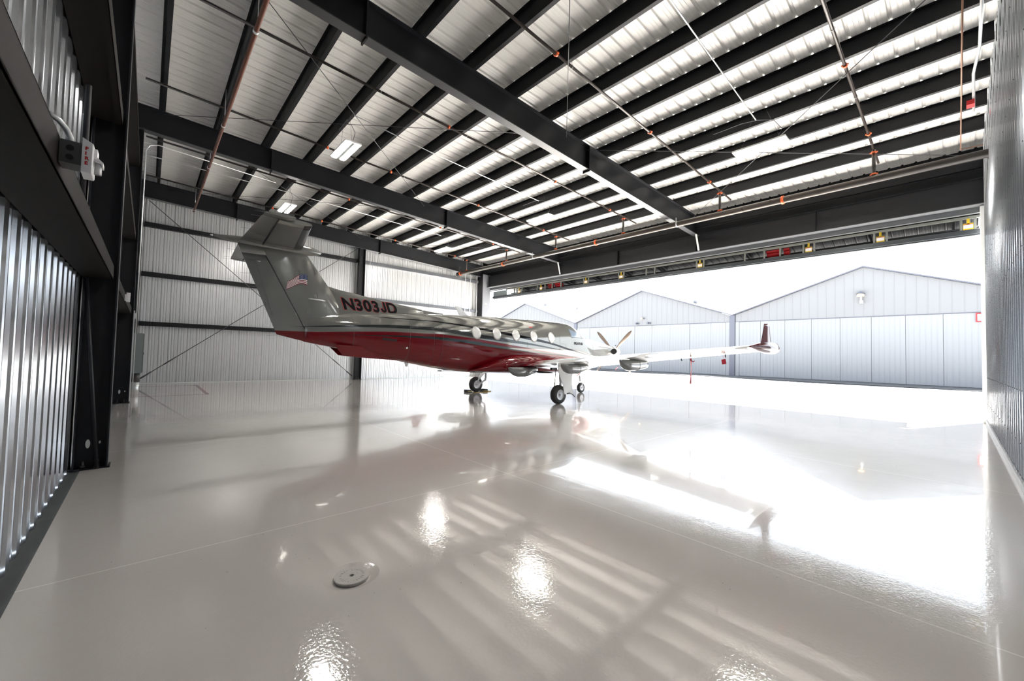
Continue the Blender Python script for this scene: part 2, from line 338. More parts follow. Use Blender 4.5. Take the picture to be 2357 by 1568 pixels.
# near jamb of the door opening
jamb = MB().box(XD-.02, XD+.12, WN-.06, -.50, .0, 6.0).build('jamb_flashing', M['white']); tag(jamb, 'white flashing on the near edge of the hangar door opening', 'flashing')
def rafter(yc, y_w, label, xs=(-.62, XD)):
    r = empty('roof_rafter', (0, yc, zb(0)), label, 'rafter', None); o = r.location
    x0, x1 = xs; w = .22
    rel(MB().prism([(x0, zb(x0)+.02), (x1, zb(x1)+.02), (x1, zt(x1)-.015), (x0, zt(x0)-.015)], yc-.006, yc+.006).build('web', M['steel'], r), o)
    rel(MB().prism([(x0, zb(x0)), (x1, zb(x1)), (x1, zb(x1)+.02), (x0, zb(x0)+.02)], yc-w/2, yc+w/2).build('bottom_flange', mat('rafter_flange', (.042, .043, .047), .32), r), o)
    rel(MB().prism([(x0, zt(x0)-.016), (x1, zt(x1)-.016), (x1, zt(x1)-.001), (x0, zt(x0)-.001)], yc-w/2, yc+w/2).build('top_flange', M['steel_edge'], r), o)
    for x in (2.72, 9.4):
        rel(MB().box(x, x+.03, yc-w/2-.01, yc+w/2+.01, zb(x)-.05, zt(x)-.02).build('splice_plate', M['steel'], r), o)
    for x in (5.1, 7.7, 10.2, 12.8):     # flange brace angles up to the purlins
        rel(MB().beam((x, yc+.10, zb(x)+.02), (x, yc+.55, zt(x)+.05), .045, .006).build('flange_brace', M['steel'], r), o)
    return r
rafter(FR[0], 0, 'nearest deep roof rafter crossing the middle of the ceiling')
rafter(FR[1], 0, 'second roof rafter, behind the nearest one')
rafter(21.62, 0, 'end rafter along the top of the far side wall')
ordn = ['first', 'second', 'third', 'fourth', 'fifth', 'sixth', 'seventh', 'eighth', 'ninth', 'tenth', 'eleventh', 'twelfth', 'thirteenth']
for k in range(13):
    x = 1.28*k+.02; z = zt(x); h = ROOF-.004
    s = MB()       # zed section: web plus two lipped flanges
    y0, y1 = WN+.05, WF-.02
    s.box(x-.004, x+.004, y0, y1, z, z+h)
    s.box(x, x+.080, y0, y1, z, z+.006).box(x+.078, x+.083, y0, y1, z, z+.024)
    s.box(x-.060, x, y0, y1, z+h-.006, z+h)
    r = tag(s.build('roof_purlin', M['steel']), 'dark zed purlin under the roof, %s counted from the back wall' % ordn[k], 'purlin', 'roof purlins')
s = MB().box(XD-.18, XD-.165, WN+.06, WF-.05, 7.03, 7.40).box(XD-.18, XD-.05, WN+.06, WF-.05, 7.03, 7.045)
tag(s.build('eave_strut', M['steel']), 'dark eave strut with bolt heads above the door header beam', 'beam')
r = empty('header_beam', (XD, WN, 6.04), 'deep charcoal header beam over the hangar door', 'beam'); o = r.location
rel(MB().box(XD, XD+.014, WN+.01, 21.35, 6.06, 6.78).build('web', mat('header_web', (.017, .0175, .020), .45, spec=.35), r), o)
rel(MB().box(XD+.17, XD+.30, WN+.01, 21.35, 5.885, 6.045).build('lower_lip', mat('header_lip', (.10, .105, .112), .4), r), o)
rel(MB().box(XD-.14, XD+.16, WN+.01, 21.35, 6.04, 6.06).build('bottom_flange', mat('header_flange', (.12, .125, .135), .35, .2), r), o)
rel(MB().box(XD-.06, XD+.12, WN+.01, 21.35, 6.78, 6.80).build('top_flange', M['steel_edge'], r), o)
for y in (7.3, 14.9, 11.1, 3.2):
    rel(MB().box(XD-.10, XD-.005, y-.006, y+.006, 6.06, 6.78).build('stiffener', M['steel'], r), o)
for i, y in enumerate((7.3, 14.9)):
    s = MB().beam((XD-.30, y-.10, 6.745), (XD-.15, y-.15, 6.08), .05, .05)
    tag(s.build('brace_strut', M['white']), 'short white strut below the %s rafter at the header beam' % ('nearest' if i == 0 else 'second'), 'strut')
# girts of the far wall, left bay and right bay separate
def girt_y(x0, x1, z, label, m):
    s = MB(); y0, y1 = WF-.225, WF-.002
    s.box(x0, x1, y0, y0+.006, z-.085, z+.085).box(x0, x1, y0, y1, z-.085, z-.079).box(x0, x1, y0, y1, z+.079, z+.085).box(x0, x1, y0, y0+.02, z-.09, z-.083)
    return tag(s.build('wall_girt', m), label, 'girt', 'far wall girts')
gl = mat('girt_painted_sheen', (.10, .105, .115), .30, .3)  # right bay only: bright specular sheen put into a lighter base colour
for z, nm in ((2.42, 'lowest'), (4.42, 'middle'), (6.42, 'highest')):
    girt_y(-.30, 8.27, z, '%s horizontal girt on the far wall left of its middle column' % nm, M['steel'])
    girt_y(8.61, 16.49, z, '%s horizontal girt on the far wall right of its middle column' % nm, gl)
lg = mat('back_girt_paint', (.012, .010, .009), .6, spec=.10)
for z, nm in ((2.46, 'lowest'), (4.46, 'middle'), (6.46, 'highest')):
    for (y0, y1), bay in zip(((WN+.05, FR[0]-.11), (FR[0]+.11, FR[1]-.11), (FR[1]+.11, 21.5)), ('in the nearest bay', 'between its two middle columns', 'in the farthest bay')):
        s = MB(); s.box(WL+.004, -.355, y0, y1, z+.08, z+.086); s.box(-.361, -.355, y0, y1, z-.09, z+.086).box(-.42, -.355, y0, y1, z-.09, z-.084).box(WL+.004, -.355, y0, y1, z-.082, z-.076)
        tag(s.build('wall_girt', lg), '%s girt on the back wall %s' % (nm, bay), 'girt', 'back wall girts')
# rods
def rod(p, q, label, r=.011, name='brace_rod', ends=True):
    s = MB().tube([p, q], r, 8)
    p_, q_ = Vector(p), Vector(q); d = (q_-p_).normalized()
    if ends:
        s.tube([p_+d*.02, p_+d*.42], .028, 8).tube([p_+d*.9, p_+d*1.35], .024, 8)
    return tag(s.build(name, M['cable']), label, 'rod', 'brace rods')
YW = 21.60
rod((-.17, YW-.1, .23), (8.15, YW-.1, 7.02), 'diagonal rod rising left to right across the far wall', .014)
rod((8.10, YW-.13, .19), (-.20, YW-.13, 7.32), 'diagonal rod falling left to right across the far wall', .014)
rb = [((-.1, 14.7, 7.9), (8.1, 7.42, 7.66), 'roof rod from the back wall end of the second rafter to the nearest'),
      ((9.05, 7.5, 7.62), (16.7, -.45, 7.35), 'roof rod from the nearest rafter to the door corner'),
      ((.4, 7.45, 7.9), (8.3, 14.8, 7.62), 'roof rod from the nearest rafter to the middle of the second'),
      ((8.35, 7.18, 7.6), (4.2, 3.6, 7.75), 'steep rod from the nearest rafter towards the camera'),
      ((16.5, 7.4, 7.3), (8.6, -.45, 7.65), 'long roof rod running from the header beam to the right wall'),
      ((.9, 15.0, 7.85), (8.3, 21.45, 7.6), 'roof rod rising from the second rafter to the end rafter'),
      ((8.7, 15.0, 7.6), (.3, 21.45, 7.85), 'roof rod crossing the farthest bay from right to left'),
      ((16.4, 15.0, 7.3), (9.0, 21.45, 7.55), 'roof rod in the farthest bay beside the header beam')]
for p, q, l in rb: rod(p, q, l, .008, ends=False)
tag(MB().tube([(-.595, 6.35, 2.56), (-.595, 6.35, 8.1)], .028, 10).build('wall_pipe', M['steel_edge']), 'thin dark vertical pipe on the back wall behind the fire strobe', 'pipe')
# leaning tube in the nearest column
tag(MB().tube([(-.405, 7.14, .018), (-.59, 7.14, 2.36)], .022, 10).build('slanted_tube', M['steel_edge']), 'thin slanted tube standing inside the nearest black column', 'tube')

# ------------------------------------------------------------------ sprinkler pipes
r = empty('sprinkler_main', (14.6, 0, 6.62), 'thick black sprinkler main pipe with orange couplings along the door side', 'pipe'); o = r.location
XM, ZM = 14.6, 6.62
rel(MB().tube([(XM, WN+.02, ZM), (XM, 21.5, ZM)], .105, 20).build('pipe', mat('main_pipe', (.060, .048, .040), .28, .35, noise=.05, nscale=5), r), o)
rel(MB().tube([(XM, 21.2, ZM), (XM, 21.5, ZM)], .125, 18).tube([(XM, 21.35, ZM), (XM+.02, 21.35, ZM+.5)], .03, 8).build('end_cap', M['black'], r), o)
for y in (3.6, 10.7, 17.0, 21.15):
    rel(MB().tube([(XM, y-.035, ZM), (XM, y+.035, ZM)], .128, 20).box(XM-.15, XM+.15, y-.03, y+.03, ZM-.02, ZM+.02).build('coupling', M['orange'], r), o)
for y in (7.0, 14.6):
    rel(MB().tube([(XM, y-.02, ZM), (XM, y+.02, ZM)], .113, 18).tube([(XM-.1, y, ZM), (XM-.1, y, zb(XM))], .012, 8).build('hanger', M['conduit'], r), o)
def zbr(x): return 8.0-.037*x
BR = [(1.46, 'nearest the right wall'), (5.48, 'just before the nearest rafter'), (9.33, 'just behind the nearest rafter'), (13.1, 'in front of the second rafter'), (16.75, 'behind the second rafter'), (20.55, 'closest to the far wall')]
for i, (y, nm) in enumerate(BR):
    r = empty('sprinkler_branch', (XM, y, 0), 'thin sprinkler branch pipe under the roof, %s' % nm, 'pipe', 'sprinkler branch pipes'); o = r.location
    xe = 15.6
    rel(MB().tube([(-.30, y, zbr(-.3)), (xe, y, zbr(xe))], .030, 12).build('pipe', mat('branch_pipe', (.040, .030, .025), .34, .25, noise=.15, nscale=7) if i == 0 else bpy.data.materials['branch_pipe'], r), o)
    for x in (3.9, 6.0, 9.8, 13.7) if i % 2 else (5.9, 10.3, 13.6):
        rel(MB().tube([(x-.03, y, zbr(x)), (x+.03, y, zbr(x))], .045, 12).box(x-.025, x+.025, y-.062, y+.062, zbr(x)-.012, zbr(x)+.012).build('coupling', M['orange'], r), o)
    rel(MB().tube([(XM, y, ZM+.104), (XM, y, zbr(XM)-.02)], .042, 12).build('riser', M['pipe_black'], r), o)
    for z in (ZM+.14, zbr(XM)-.09):
        rel(MB().tube([(XM, y, z-.022), (XM, y, z+.022)], .058, 12).box(XM-.015, XM+.015, y-.085, y+.085, z-.014, z+.014).build('coupling', M['orange'], r), o)
    for k in range(1, 12, 2):
        x = 1.28*k+.10
        pts = [(x, y+.040*math.sin(t), zbr(x)+.005-.042*math.cos(t)) for t in [PI*2*j/12 for j in range(13)]]
        rel(MB().tube(pts, .004, 5, cap=False).tube([(x, y, zbr(x)+.045), (x, y, zt(x))], .005, 6).build('hanger_ring', M['conduit'], r), o)
r = empty('fire_pipe', (1.18, 10, 7.1), 'rusty red brown pipe running along the left of the ceiling', 'pipe'); o = r.location
rel(MB().tube([(1.18, WN+.1, 7.12), (1.18, 21.0, 7.10)], .038, 12).build('pipe', M['pipe_rust'], r), o)
for y in (3.2, 8.2, 12.3, 15.5, 20.7):
    rel(MB().tube([(1.18, y-.03, 7.11), (1.18, y+.03, 7.11)], .048, 12).tube([(1.20, y, 7.15), (1.20, y, zt(1.2))], .006, 6).build('hanger', M['conduit'], r), o)
r = tag(MB().tube([(9.0, -.13, 7.5), (16.2, -.15, 7.45), (16.2, -.55, 7.43)], .013, 8).build('copper_line', M['copper']), 'thin brown pipe running high beside the right wall', 'pipe')
r = tag(MB().tube([(9.2, -.34, 7.55), (11.3, -.36, 7.55), (12.2, -.30, 7.50), (14.0, -.34, 7.48)], .024, 10).build('white_conduit', M['conduit']), 'pale conduit high beside the right wall, ending near a red alarm', 'conduit')
tag(MB().box(13.3, 13.5, -.34, -.22, 7.36, 7.46).build('alarm_horn', M['red']), 'small red alarm horn under the roof near the right wall', 'alarm')
# ------------------------------------------------------------------ conduits on the roof and walls
def conduit(pts, label, r=.014, m=None, name='conduit'): return tag(MB().tube(pts, r, 8).build(name, m or M['conduit']), label, 'conduit')
conduit([(3.9, 10.9, 7.93), (6.5, 11.0, 7.82), (11.2, 11.0, 7.64)], 'straight conduit under the roof leading to the middle lamp of the door side row')
conduit([(3.9, 3.3, 7.93), (6.5, 3.3, 7.84), (11.2, 3.35, 7.66)], 'straight white conduit leading to the lamp nearest the right wall')
conduit([(-.24, 17.8, 7.80), (.7, 17.85, 7.82), (3.8, 17.83, 7.80), (11.0, 17.8, 7.60)], 'long conduit crossing the farthest bay of the roof')
conduit([(-.28, 16.55, .0), (-.28, 16.55, 7.5), (-.20, 16.55, 7.68), (.0, 16.6, 7.78), (3.3, 17.0, 7.74)], 'vertical conduit bending under the roof in the left back corner')
for x, zz, nm in ((15.35, 7.1, 'left'), (15.75, 6.95, 'middle'), (16.30, 6.9, 'right')):
    conduit([(x, WF-.30, .0), (x, WF-.30, zz-.1), (x-.03, WF-.30, zz-.02), (x-.10, WF-.30, zz), (x-.45, WF-.32, zz+.03)], '%s of the three pale conduits by the far door column' % nm, .018)
conduit([(8.92, WF-.26, .0), (8.92, WF-.26, 7.15), (8.98, WF-.26, 7.27), (9.5, WF-.28, 7.28)], 'pale conduit beside the middle column of the far wall', .014)

# ------------------------------------------------------------------ lamps
lampL = [(3.66, 10.78, 'above the tail, hanging clear below the left rafters'), (11.02, 3.20, 'nearest the right wall in the door side row'), (11.03, 10.72, 'in the middle of the door side row'), (11.02, 17.6, 'farthest in the door side row'), (3.66, 16.8, 'just above the horizontal tailplane'), (3.66, 3.3, 'nearest the camera in the left row')]
for (x, y, nm) in lampL:
    z = 6.80; r = empty('high_bay_light', (x, y, z), 'lit two strip high bay light, %s' % nm, 'ceiling light', 'high bay lights'); o = r.location
    rel(MB().box(x-.20, x+.20, y-.58, y+.58, z+.02, z+.06).box(x-.06, x+.06, y-.30, y+.30, z+.06, z+.11).build('housing', M['lamphouse'], r), o)
    for sx in (-1, 1):
        rel(MB().prism([(x+sx*.04, z+.02), (x+sx*.17, z+.02), (x+sx*.16, z-.005), (x+sx*.05, z-.005)], y-.56, y+.56).build('led_strip', M['led'], r), o)
    rel(MB().box(x-.035, x+.035, y-.56, y+.56, z+.005, z+.019).build('reflector', M['chrome'], r), o)
    for dy in (-.45, .45):
        rel(MB().tube([(x, y+dy, z+.06), (x, y+dy*.3, zt(x))], .003, 5).build('suspension_wire', M['cable'], r), o)
    pts = [(x+.05, y-.3, z+.08), (x+.07, y-.45, z+.35), (x+.02, y-.28, z+.62), (x+.10, y+.1, z+.80), (x+.18, y+.5, zt(x)-.02), (x+.20, y+1.2, zt(x)-.02)]
    rel(MB().tube(pts, .007, 6).build('power_cord', M['cable'], r), o)
# ------------------------------------------------------------------ fire strobe near the camera
sx0, sy, sz = -.352, 2.92, 2.475
r = empty('fire_strobe', (sx0, sy, sz), 'white fire alarm strobe lettered FIRE on a grey box on the back wall girt', 'alarm'); o = r.location
rel(MB().box(sx0, sx0+.075, sy-.055, sy+.055, sz-.055, sz+.055).build('back_box', M['box_dark'], r), o)
s = MB()
for z_ in (sz-.025, sz+.02): s.tube([(sx0+.035, sy-.0565, z_), (sx0+.035, sy-.0545, z_)], .014, 14)
rel(s.build('knockout', M['steel_edge'], r), o)
s = MB(); s.loft([[(sx0+.075, sy+a*.062, sz+b) for a, b in ((-1, -.085), (1, -.085), (1, .085), (-1, .085))], [(sx0+.110, sy+a*.060, sz+b) for a, b in ((-1, -.085), (1, -.085), (1, .066), (-1, .066))], [(sx0+.114, sy+a*.056, sz+b) for a, b in ((-1, -.080), (1, -.080), (1, .060), (-1, .060))]], sm=False)
s.box(sx0+.112, sx0+.126, sy-.035, sy+.035, sz+.0, sz+.050)
s.prism([(sx0+.112, sz+.015), (sx0+.126, sz+.012), (sx0+.148, sz-.008), (sx0+.148, sz-.028), (sx0+.143, sz-.028), (sx0+.140, sz-.012), (sx0+.112, sz-.008)], sy-.030, sy+.030)
rel(s.build('cover', M['strobe_white'], r), o)
rel(MB().tube([(sx0+.129, sy, sz-.068), (sx0+.129, sy, sz-.012)], .014, 14).build('lens', M['clear'], r), o)
rel(MB().tube([(sx0-.05, sy-.06, sz+.16), (sx0-.01, sy-.03, sz+.15), (sx0+.015, sy-.01, sz+.12), (sx0+.028, sy, sz+.085), (sx0+.030, sy, sz+.055)], .013, 12).build('conduit', M['conduit'], r), o)
rel(MB().tube([(sx0+.030, sy, sz+.055), (sx0+.030, sy, sz+.068)], .019, 14).build('conduit_nut', M['chrome'], r), o)
def text_mesh(txt, size, bold=0., ext=.0, spacing=1.):
    cu = bpy.data.curves.new('t', 'FONT'); cu.body = txt; cu.size = size; cu.offset = bold; cu.extrude = ext; cu.space_character = spacing
    cu.resolution_u = 6
    ob = bpy.data.objects.new('t', cu); C.objects.link(ob); bpy.context.view_layer.update()
    dg = bpy.context.evaluated_depsgraph_get(); me = bpy.data.meshes.new_from_object(ob.evaluated_get(dg))
    bpy.data.objects.remove(ob); return me
def letter_mesh(chars, size, bold):
    b = bmesh.new(); x = 0.
    for ch in chars:
        if ch == 'J':
            w_, h_, st = .50*size, .70*size, .150*size; cx_ = .22*size; r_ = .20*size; pts = []
            e = bold-.016
            outer = [(cx_+r_+e, h_+e)]+[(cx_+(r_+e)*math.cos(t), r_+(r_+e)*math.sin(t)) for t in [-PI*j/12 for j in range(13)]]+[(cx_-r_-e, r_+.06*size+e)]
            ri = r_-st-e
            inner = [(cx_-ri, r_+.06*size+e)]+[(cx_+ri*math.cos(t), r_+ri*math.sin(t)) for t in [-PI+PI*j/12 for j in range(13)]]+[(cx_+ri, h_+e)]
            f = b.faces.new([b.verts.new((x+p[0], p[1], 0)) for p in outer+inner]); x += w_
            continue
        ref = text_mesh(ch, size, .016); xr = [v.co.x for v in ref.vertices]; me = text_mesh(ch, size, bold)
        for v in me.vertices: v.co.x += x-min(xr)
        b.from_mesh(me); x += max(xr)-min(xr)+size*.085
    me = bpy.data.meshes.new('t'); bmesh.ops.triangulate(b, faces=b.faces); b.to_mesh(me); b.free(); return me
def text_obj(name, txt, size, fn, m, parent, bold=0., spacing=1., subdiv=0):
    me = text_mesh(txt, size, bold, 0, spacing) if 'J' not in txt else letter_mesh(txt, size, bold)
    if subdiv:
        b = bmesh.new(); b.from_mesh(me); bmesh.ops.triangulate(b, faces=b.faces); bmesh.ops.subdivide_edges(b, edges=b.edges, cuts=subdiv, use_grid_fill=True); b.to_mesh(me); b.free()
    for v in me.vertices: v.co = Vector(fn(v.co.x, v.co.y))
    me.materials.append(m); ob = bpy.data.objects.new(name, me); C.objects.link(ob); ob.parent = parent; return ob
for k, ch in enumerate('FIRE'):
    text_obj('lettering', ch, .022, lambda u, v, k=k: (.086+u, -.0635, .026-.024*k+v), M['red'], r, bold=.0012)
# small strobes along the back wall
for y, nm in ((10.5, 'between the two middle columns'), (17.0, 'above the grey electric box')):
    q = tag(MB().box(-.354, -.33, y-.05, y+.05, 2.38, 2.50).box(-.33, -.28, y-.06, y+.06, 2.36, 2.53).build('wall_strobe', M['strobe_white']), 'small white strobe on the back wall girt %s' % nm, 'alarm')
# electric panel
r = empty('electric_panel', (-.24, 17.4, 0), 'narrow grey electric box on the back wall above a fat conduit', 'electric box'); o = r.location
rel(MB().box(-.35, -.10, 17.0, 17.9, .68, 1.92).build('cabinet', M['panelbox'], r), o)
rel(MB().box(-.10, -.085, 17.02, 17.88, .70, 1.90).build('door', M['box_dark'], r), o)
rel(MB().box(-.085, -.07, 17.10, 17.14, 1.25, 1.33).build('latch', M['chrome'], r), o)
rel(MB().tube([(-.24, 17.3, .40), (-.24, 17.3, .68)], .11, 16).build('elbow', M['box_dark'], r), o)
rel(MB().tube([(-.24, 17.3, .0), (-.24, 17.3, .40)], .095, 16).tube([(-.24, 17.3, .26), (-.24, 17.3, .29)], .105, 16).tube([(-.24, 17.3, .33), (-.24, 17.3, .36)], .105, 16).build('fat_conduit', M['conduit'], r), o)
rel(MB().beam((-.345, 16.9, .0), (-.345, 16.9, 2.6), .05, .03, (0, 1, 0)).beam((-.345, 16.75, .0), (-.345, 16.75, 2.6), .02, .02, (0, 1, 0)).build('strut_rail', M['conduit'], r), o)

# ------------------------------------------------------------------ floor things
r = empty('floor_drain_cover', (1.11, 2.81, -.02), 'round painted drain cover set in a shallow dish in the floor', 'drain cover'); o = r.location
s = MB(); n = 40
s.loft([[(1.11+R_*math.cos(2*PI*k/n), 2.81+R_*math.sin(2*PI*k/n), z_) for k in range(n)] for R_, z_ in ((.112, -.018), (.116, -.004), (.114, .001), (.016, .001), (.013, -.012))], sm=False)
rel(s.build('cover', M['cover'], r), o)
rel(MB().tube([(1.11, 2.81, -.019), (1.11, 2.81, -.010)], .0135, 14).build('lift_hole', M['black'], r), o)
s = MB()
for k in range(26):          # worn raised marks around the cover, no longer readable
    a_ = 2*PI*k/26+.2; rr = .075
    if k % 6 == 5: continue
    c_, s_ = math.cos(a_), math.sin(a_); x_, y_ = 1.11+rr*c_, 2.81+rr*s_
    s.beam((x_-.007*c_, y_-.007*s_, .0018), (x_+.007*c_, y_+.007*s_, .0018), .003+.002*(k % 3), .0018)
rel(s.build('raised_marks', M['cover'], r), o)
s = MB().box(1.47, 1.57, 16.4, 20.45, .0005, .002); tag(s.build('floor_stripe', M['redpaint']), 'dark red stripe painted on the floor in the left back corner', 'floor marking')
s = MB().box(-.3, 1.5, 16.44, 16.47, .0005, .002); tag(s.build('floor_line', M['redpaint']), 'thin red line on the floor running from the electric box to the red stripe', 'floor marking')
s = MB().box(-.2, 1.5, 20.40, 20.43, .0005, .002); tag(s.build('floor_line', M['redpaint']), 'thin faint red line on the floor close to the far wall', 'floor marking')

# ------------------------------------------------------------------ folded bifold door
DX = 17.42
r = empty('bifold_door', (DX, 0, 5.35), 'folded hangar door raised below the header beam with yellow straps', 'hangar door'); o = r.location
frm = mat('door_frame_paint', (.22, .225, .20), .45, .2); dkt = mat('door_tube_dark', (.055, .062, .068), .35, .3)
rel(MB().box(DX-.05, DX+.05, -.55, 19.9, 5.80, 5.87).build('top_rail', frm, r), o)
rel(MB().box(DX-.06, DX+.10, -.58, 21.25, 5.34, 5.47).box(DX+.01, DX+.20, -.58, 21.25, 5.30, 5.35).build('bottom_rail', dkt, r), o)
for y in (19.1, 18.86, 18.38, 17.02, 16.38, 15.81, 15.14, 13.51, 13.21, 11.33, 11.04, 9.82, 9.39, 7.46, 7.16, 5.57, 4.89, 4.37, 3.65, 3.33, 1.74, 1.44, -.15, -.42):
    rel(MB().box(DX-.05, DX+.02, y-.025, y+.025, 5.46, 5.81).build('frame_post', frm, r), o)
rel(MB().box(DX-.03, DX+.05, 19.9, 21.2, 5.46, 5.80).build('end_panel', M['panelbox'], r), o)
for y in (-.285, 1.59, 3.49, 7.31, 11.18, 13.36, 16.70, 18.62):
    w = .10
    st = rel(MB().box(DX-.055, DX-.045, y-.03, y+.03, 5.62, 5.80).box(DX-.055, DX-.04, y-w, y+w, 5.48, 5.66).build('lift_strap', M['yellow'], r), o)
    lb = rel(MB().box(DX-.058, DX-.0555, y-w+.01, y+w-.01, 5.515, 5.625).build('strap_label', M['copperlens'], r), o); lb.parent = st; lb.location = (0, 0, 0)
    lb2 = rel(MB().box(DX-.0595, DX-.0585, y-w+.01, y+w-.01, 5.62, 5.632).build('strap_label_band', M['red'], r), o); lb2.parent = st
for y0, y1 in ((4.42, 4.86), (4.12, 4.30), (16.0, 16.3), (15.25, 15.75)):
    rel(MB().tube([(DX+.25, y0, 5.65), (DX+.25, y1, 5.65)], .10, 14).box(DX+.1, DX+.3, y0, y1, 5.70, 5.78).build('drive_motor', M['red'], r), o)
rel(MB().tube([(DX+.35, -.5, 5.60), (DX+.35, 19.8, 5.60)], .035, 10).box(DX+.28, DX+.34, -.5, 19.8, 5.47, 5.53).build('drive_shaft', M['black'], r), o)
s = MB(); pr = profile(20.4, kind='roof')     # lower leaf, folded out nearly level: ribbed sheet
s.loft([[(DX+.18, -.5+u, 5.42-d) for u, d in pr], [(DX+1.35, -.5+u, 5.62-d) for u, d in pr]], closed=False, sm=False)
rel(s.build('lower_leaf', M['bluegrey'], r), o)
s = MB(); s.loft([[(DX+.10, -.5+u, 5.99+d) for u, d in pr], [(DX+1.35, -.5+u, 5.72+d) for u, d in pr]], closed=False, sm=False)
rel(s.build('upper_leaf', M['steel'], r), o)
for y in [i*1.9 for i in range(0, 11)]:
    rel(MB().beam((DX+.12, y, 5.50), (DX+1.3, y, 5.66), .05, .05).beam((DX+.12, y, 5.92), (DX+1.3, y, 5.70), .05, .05).build('leaf_rib', M['black'], r), o)

# ------------------------------------------------------------------ hangars across the apron
HX = 43.2
def hangar(yc, half, nm, lampkind, seams, k):
    r = empty('hangar_building', (HX, yc, 0), 'white gabled metal hangar across the apron, %s' % nm, 'building', 'hangars across the apron'); o = r.location
    EV, PK, DT = 6.0, 9.42, 5.38; y0, y1 = yc-half+.25, yc+half-.25
    # gable wall with standing seams, above the doors
    s = MB(); s.prism([(y0, DT), (y1, DT), (y1, EV+.03), (yc, PK), (y0, EV+.03)], HX, HX+.2, 'x')
    y = y0+.5
    while y < y1-.2:
        zt_ = EV+(PK-EV)*(1-abs(y-yc)/half)-.08; s.box(HX-.012, HX, y-.015, y+.015, DT+.03, zt_); y += .61
    rel(s.build('gable_wall', M['facade'], r), o)
    s = MB(); s.prism([(yc-half, EV), (yc, PK), (yc+half, EV), (yc+half, EV+.09), (yc, PK+.10), (yc-half, EV+.09)], HX-.25, HX+.02, 'x'); rel(s.build('rake_trim', M['bluegrey'], r), o)
    s = MB(); s.prism([(yc-half, EV-.02), (yc, PK-.02), (yc+half, EV-.02), (yc+half, EV+.10), (yc, PK+.10), (yc-half, EV+.10)], HX+.02, HX+26, 'x'); rel(s.build('roof', M['facade'], r), o)
    ys = sorted([y0+.35] + [y for y in seams if y0+.5 < y < y1-.4] + [y1-.35])
    for a_, b_ in zip(ys, ys[1:]):
        s = MB(); s.box(HX-.02+.03*(int(a_*7) % 2), HX+.12, a_+.013, b_-.013, .04, DT-.06)
        yy = a_+.3
        while yy < b_-.1: s.box(HX-.028+.03*(int(a_*7) % 2), HX-.005+.03*(int(a_*7) % 2), yy-.012, yy+.012, .06, DT-.08); yy += .305
        rel(s.build('door_panel', M['facadoor'], r), o)
    s = MB(); s.box(HX+.05, HX+.14, y0, y1, 0, DT).box(HX-.03, HX+.02, y0, y1, DT-.045, DT+.0); rel(s.build('door_surround', M['bluegrey'], r), o)
    rel(MB().box(HX-.02, HX+.2, y0, y0+.34, 0, DT).build('corner_wall', M['facadoor'], r), o); rel(MB().box(HX-.02, HX+.2, y1-.34, y1, 0, DT).build('corner_wall', M['facadoor'], r), o)
    s = MB(); s.box(HX+.2, HX+26, y0, y1, 0, .1).box(HX+25.8, HX+26, y0, y1, 0, EV); rel(s.build('rear_wall', M['facade'], r), o)
    s = MB(); s.box(HX-.10, HX+.15, yc-half-.26, yc-half+.22, 0, EV+.02); rel(s.build('downspout', M['bluegrey'], r), o)
    return r
seamr = [14.43-1.98*i for i in range(-20, 30)]
hangar(5.0, 9.9, 'nearest, at the right edge of the door opening', 1, seamr, 0)
hangar(24.85, 9.9, 'in the middle, behind the propeller', 2, [14.8+2.2*i for i in range(20)], 1)
hangar(44.7, 9.9, 'farthest, behind the cabin roof', 2, [34.8+2.2*i for i in range(12)], 2)
def wall_lamp(y, z, label, big):
    r = empty('wall_lamp', (HX, y, z), label, 'outdoor lamp'); o = r.location
    if big:
        rel(MB().tube([(HX-.25, y, z-.15), (HX-.25, y, z+.05)], .24, 14).build('lamp_body', M['lensamber'], r), o)
        rel(MB().tube([(HX-.25, y, z+.05), (HX-.25, y, z+.25)], [.30, .05], 14).build('cap', M['bluegrey'], r), o)
        rel(MB().tube([(HX-.25, y-.02, z-.45), (HX-.25, y-.02, z-.15)], .06, 8).tube([(HX-.25, y-.05, z-.72), (HX-.25, y-.05, z-.48)], .12, 10).build('photocell', M['whitesteel'], r), o)
        rel(MB().box(HX-.25, HX-.05, y-.05, y+.05, z-.05, z+.05).build('arm', M['whitesteel'], r), o)
    else:
        rel(MB().tube([(HX-.05, y, z), (HX-.35, y, z-.02)], .10, 10).build('lamp_body', M['lensamber'] if z > 5.9 else M['bluegrey'], r), o)
        rel(MB().tube([(HX-.12, y-.18, z), (HX-.12, y-.30, z-.06)], .07, 8).build('lamp_head', M['bluegrey'], r), o)
wall_lamp(5.15, 7.15, 'yard lamp with a pointed cap on the nearest opposite gable', True)
wall_lamp(24.8, 6.2, 'amber lamp on the middle opposite gable', False)
wall_lamp(25.5, 5.62, 'left small lamp above the doors of the middle opposite hangar', False)
wall_lamp(24.0, 5.62, 'right small lamp above the doors of the middle opposite hangar', False)
for y, z, nm in ((51.6, 11.1, 'left'), (44.1, 9.9, 'middle'), (23.7, 9.4, 'right')):
    r = empty('roof_vent', (55, y, z-1.5), '%smost of the small vents beyond the opposite roofs' % {'left': 'left', 'middle': 'middle', 'right': 'right'}[nm] if nm != 'middle' else 'middle one of the small vents beyond the opposite roofs', 'roof vent', 'roof vents'); o = r.location
    big = .28 if nm != 'middle' else .14
    rel(MB().tube([(55, y, z-2.2), (55, y, z-.3)], .07, 8).build('stem', M['white'], r), o)
    rel(MB().tube([(55, y, z-.3), (55, y, z-.1), (55, y, z+.1), (55, y, z+.2)], [big*.6, big, big, big*.3], 12).build('head', M['facadoor'], r), o)
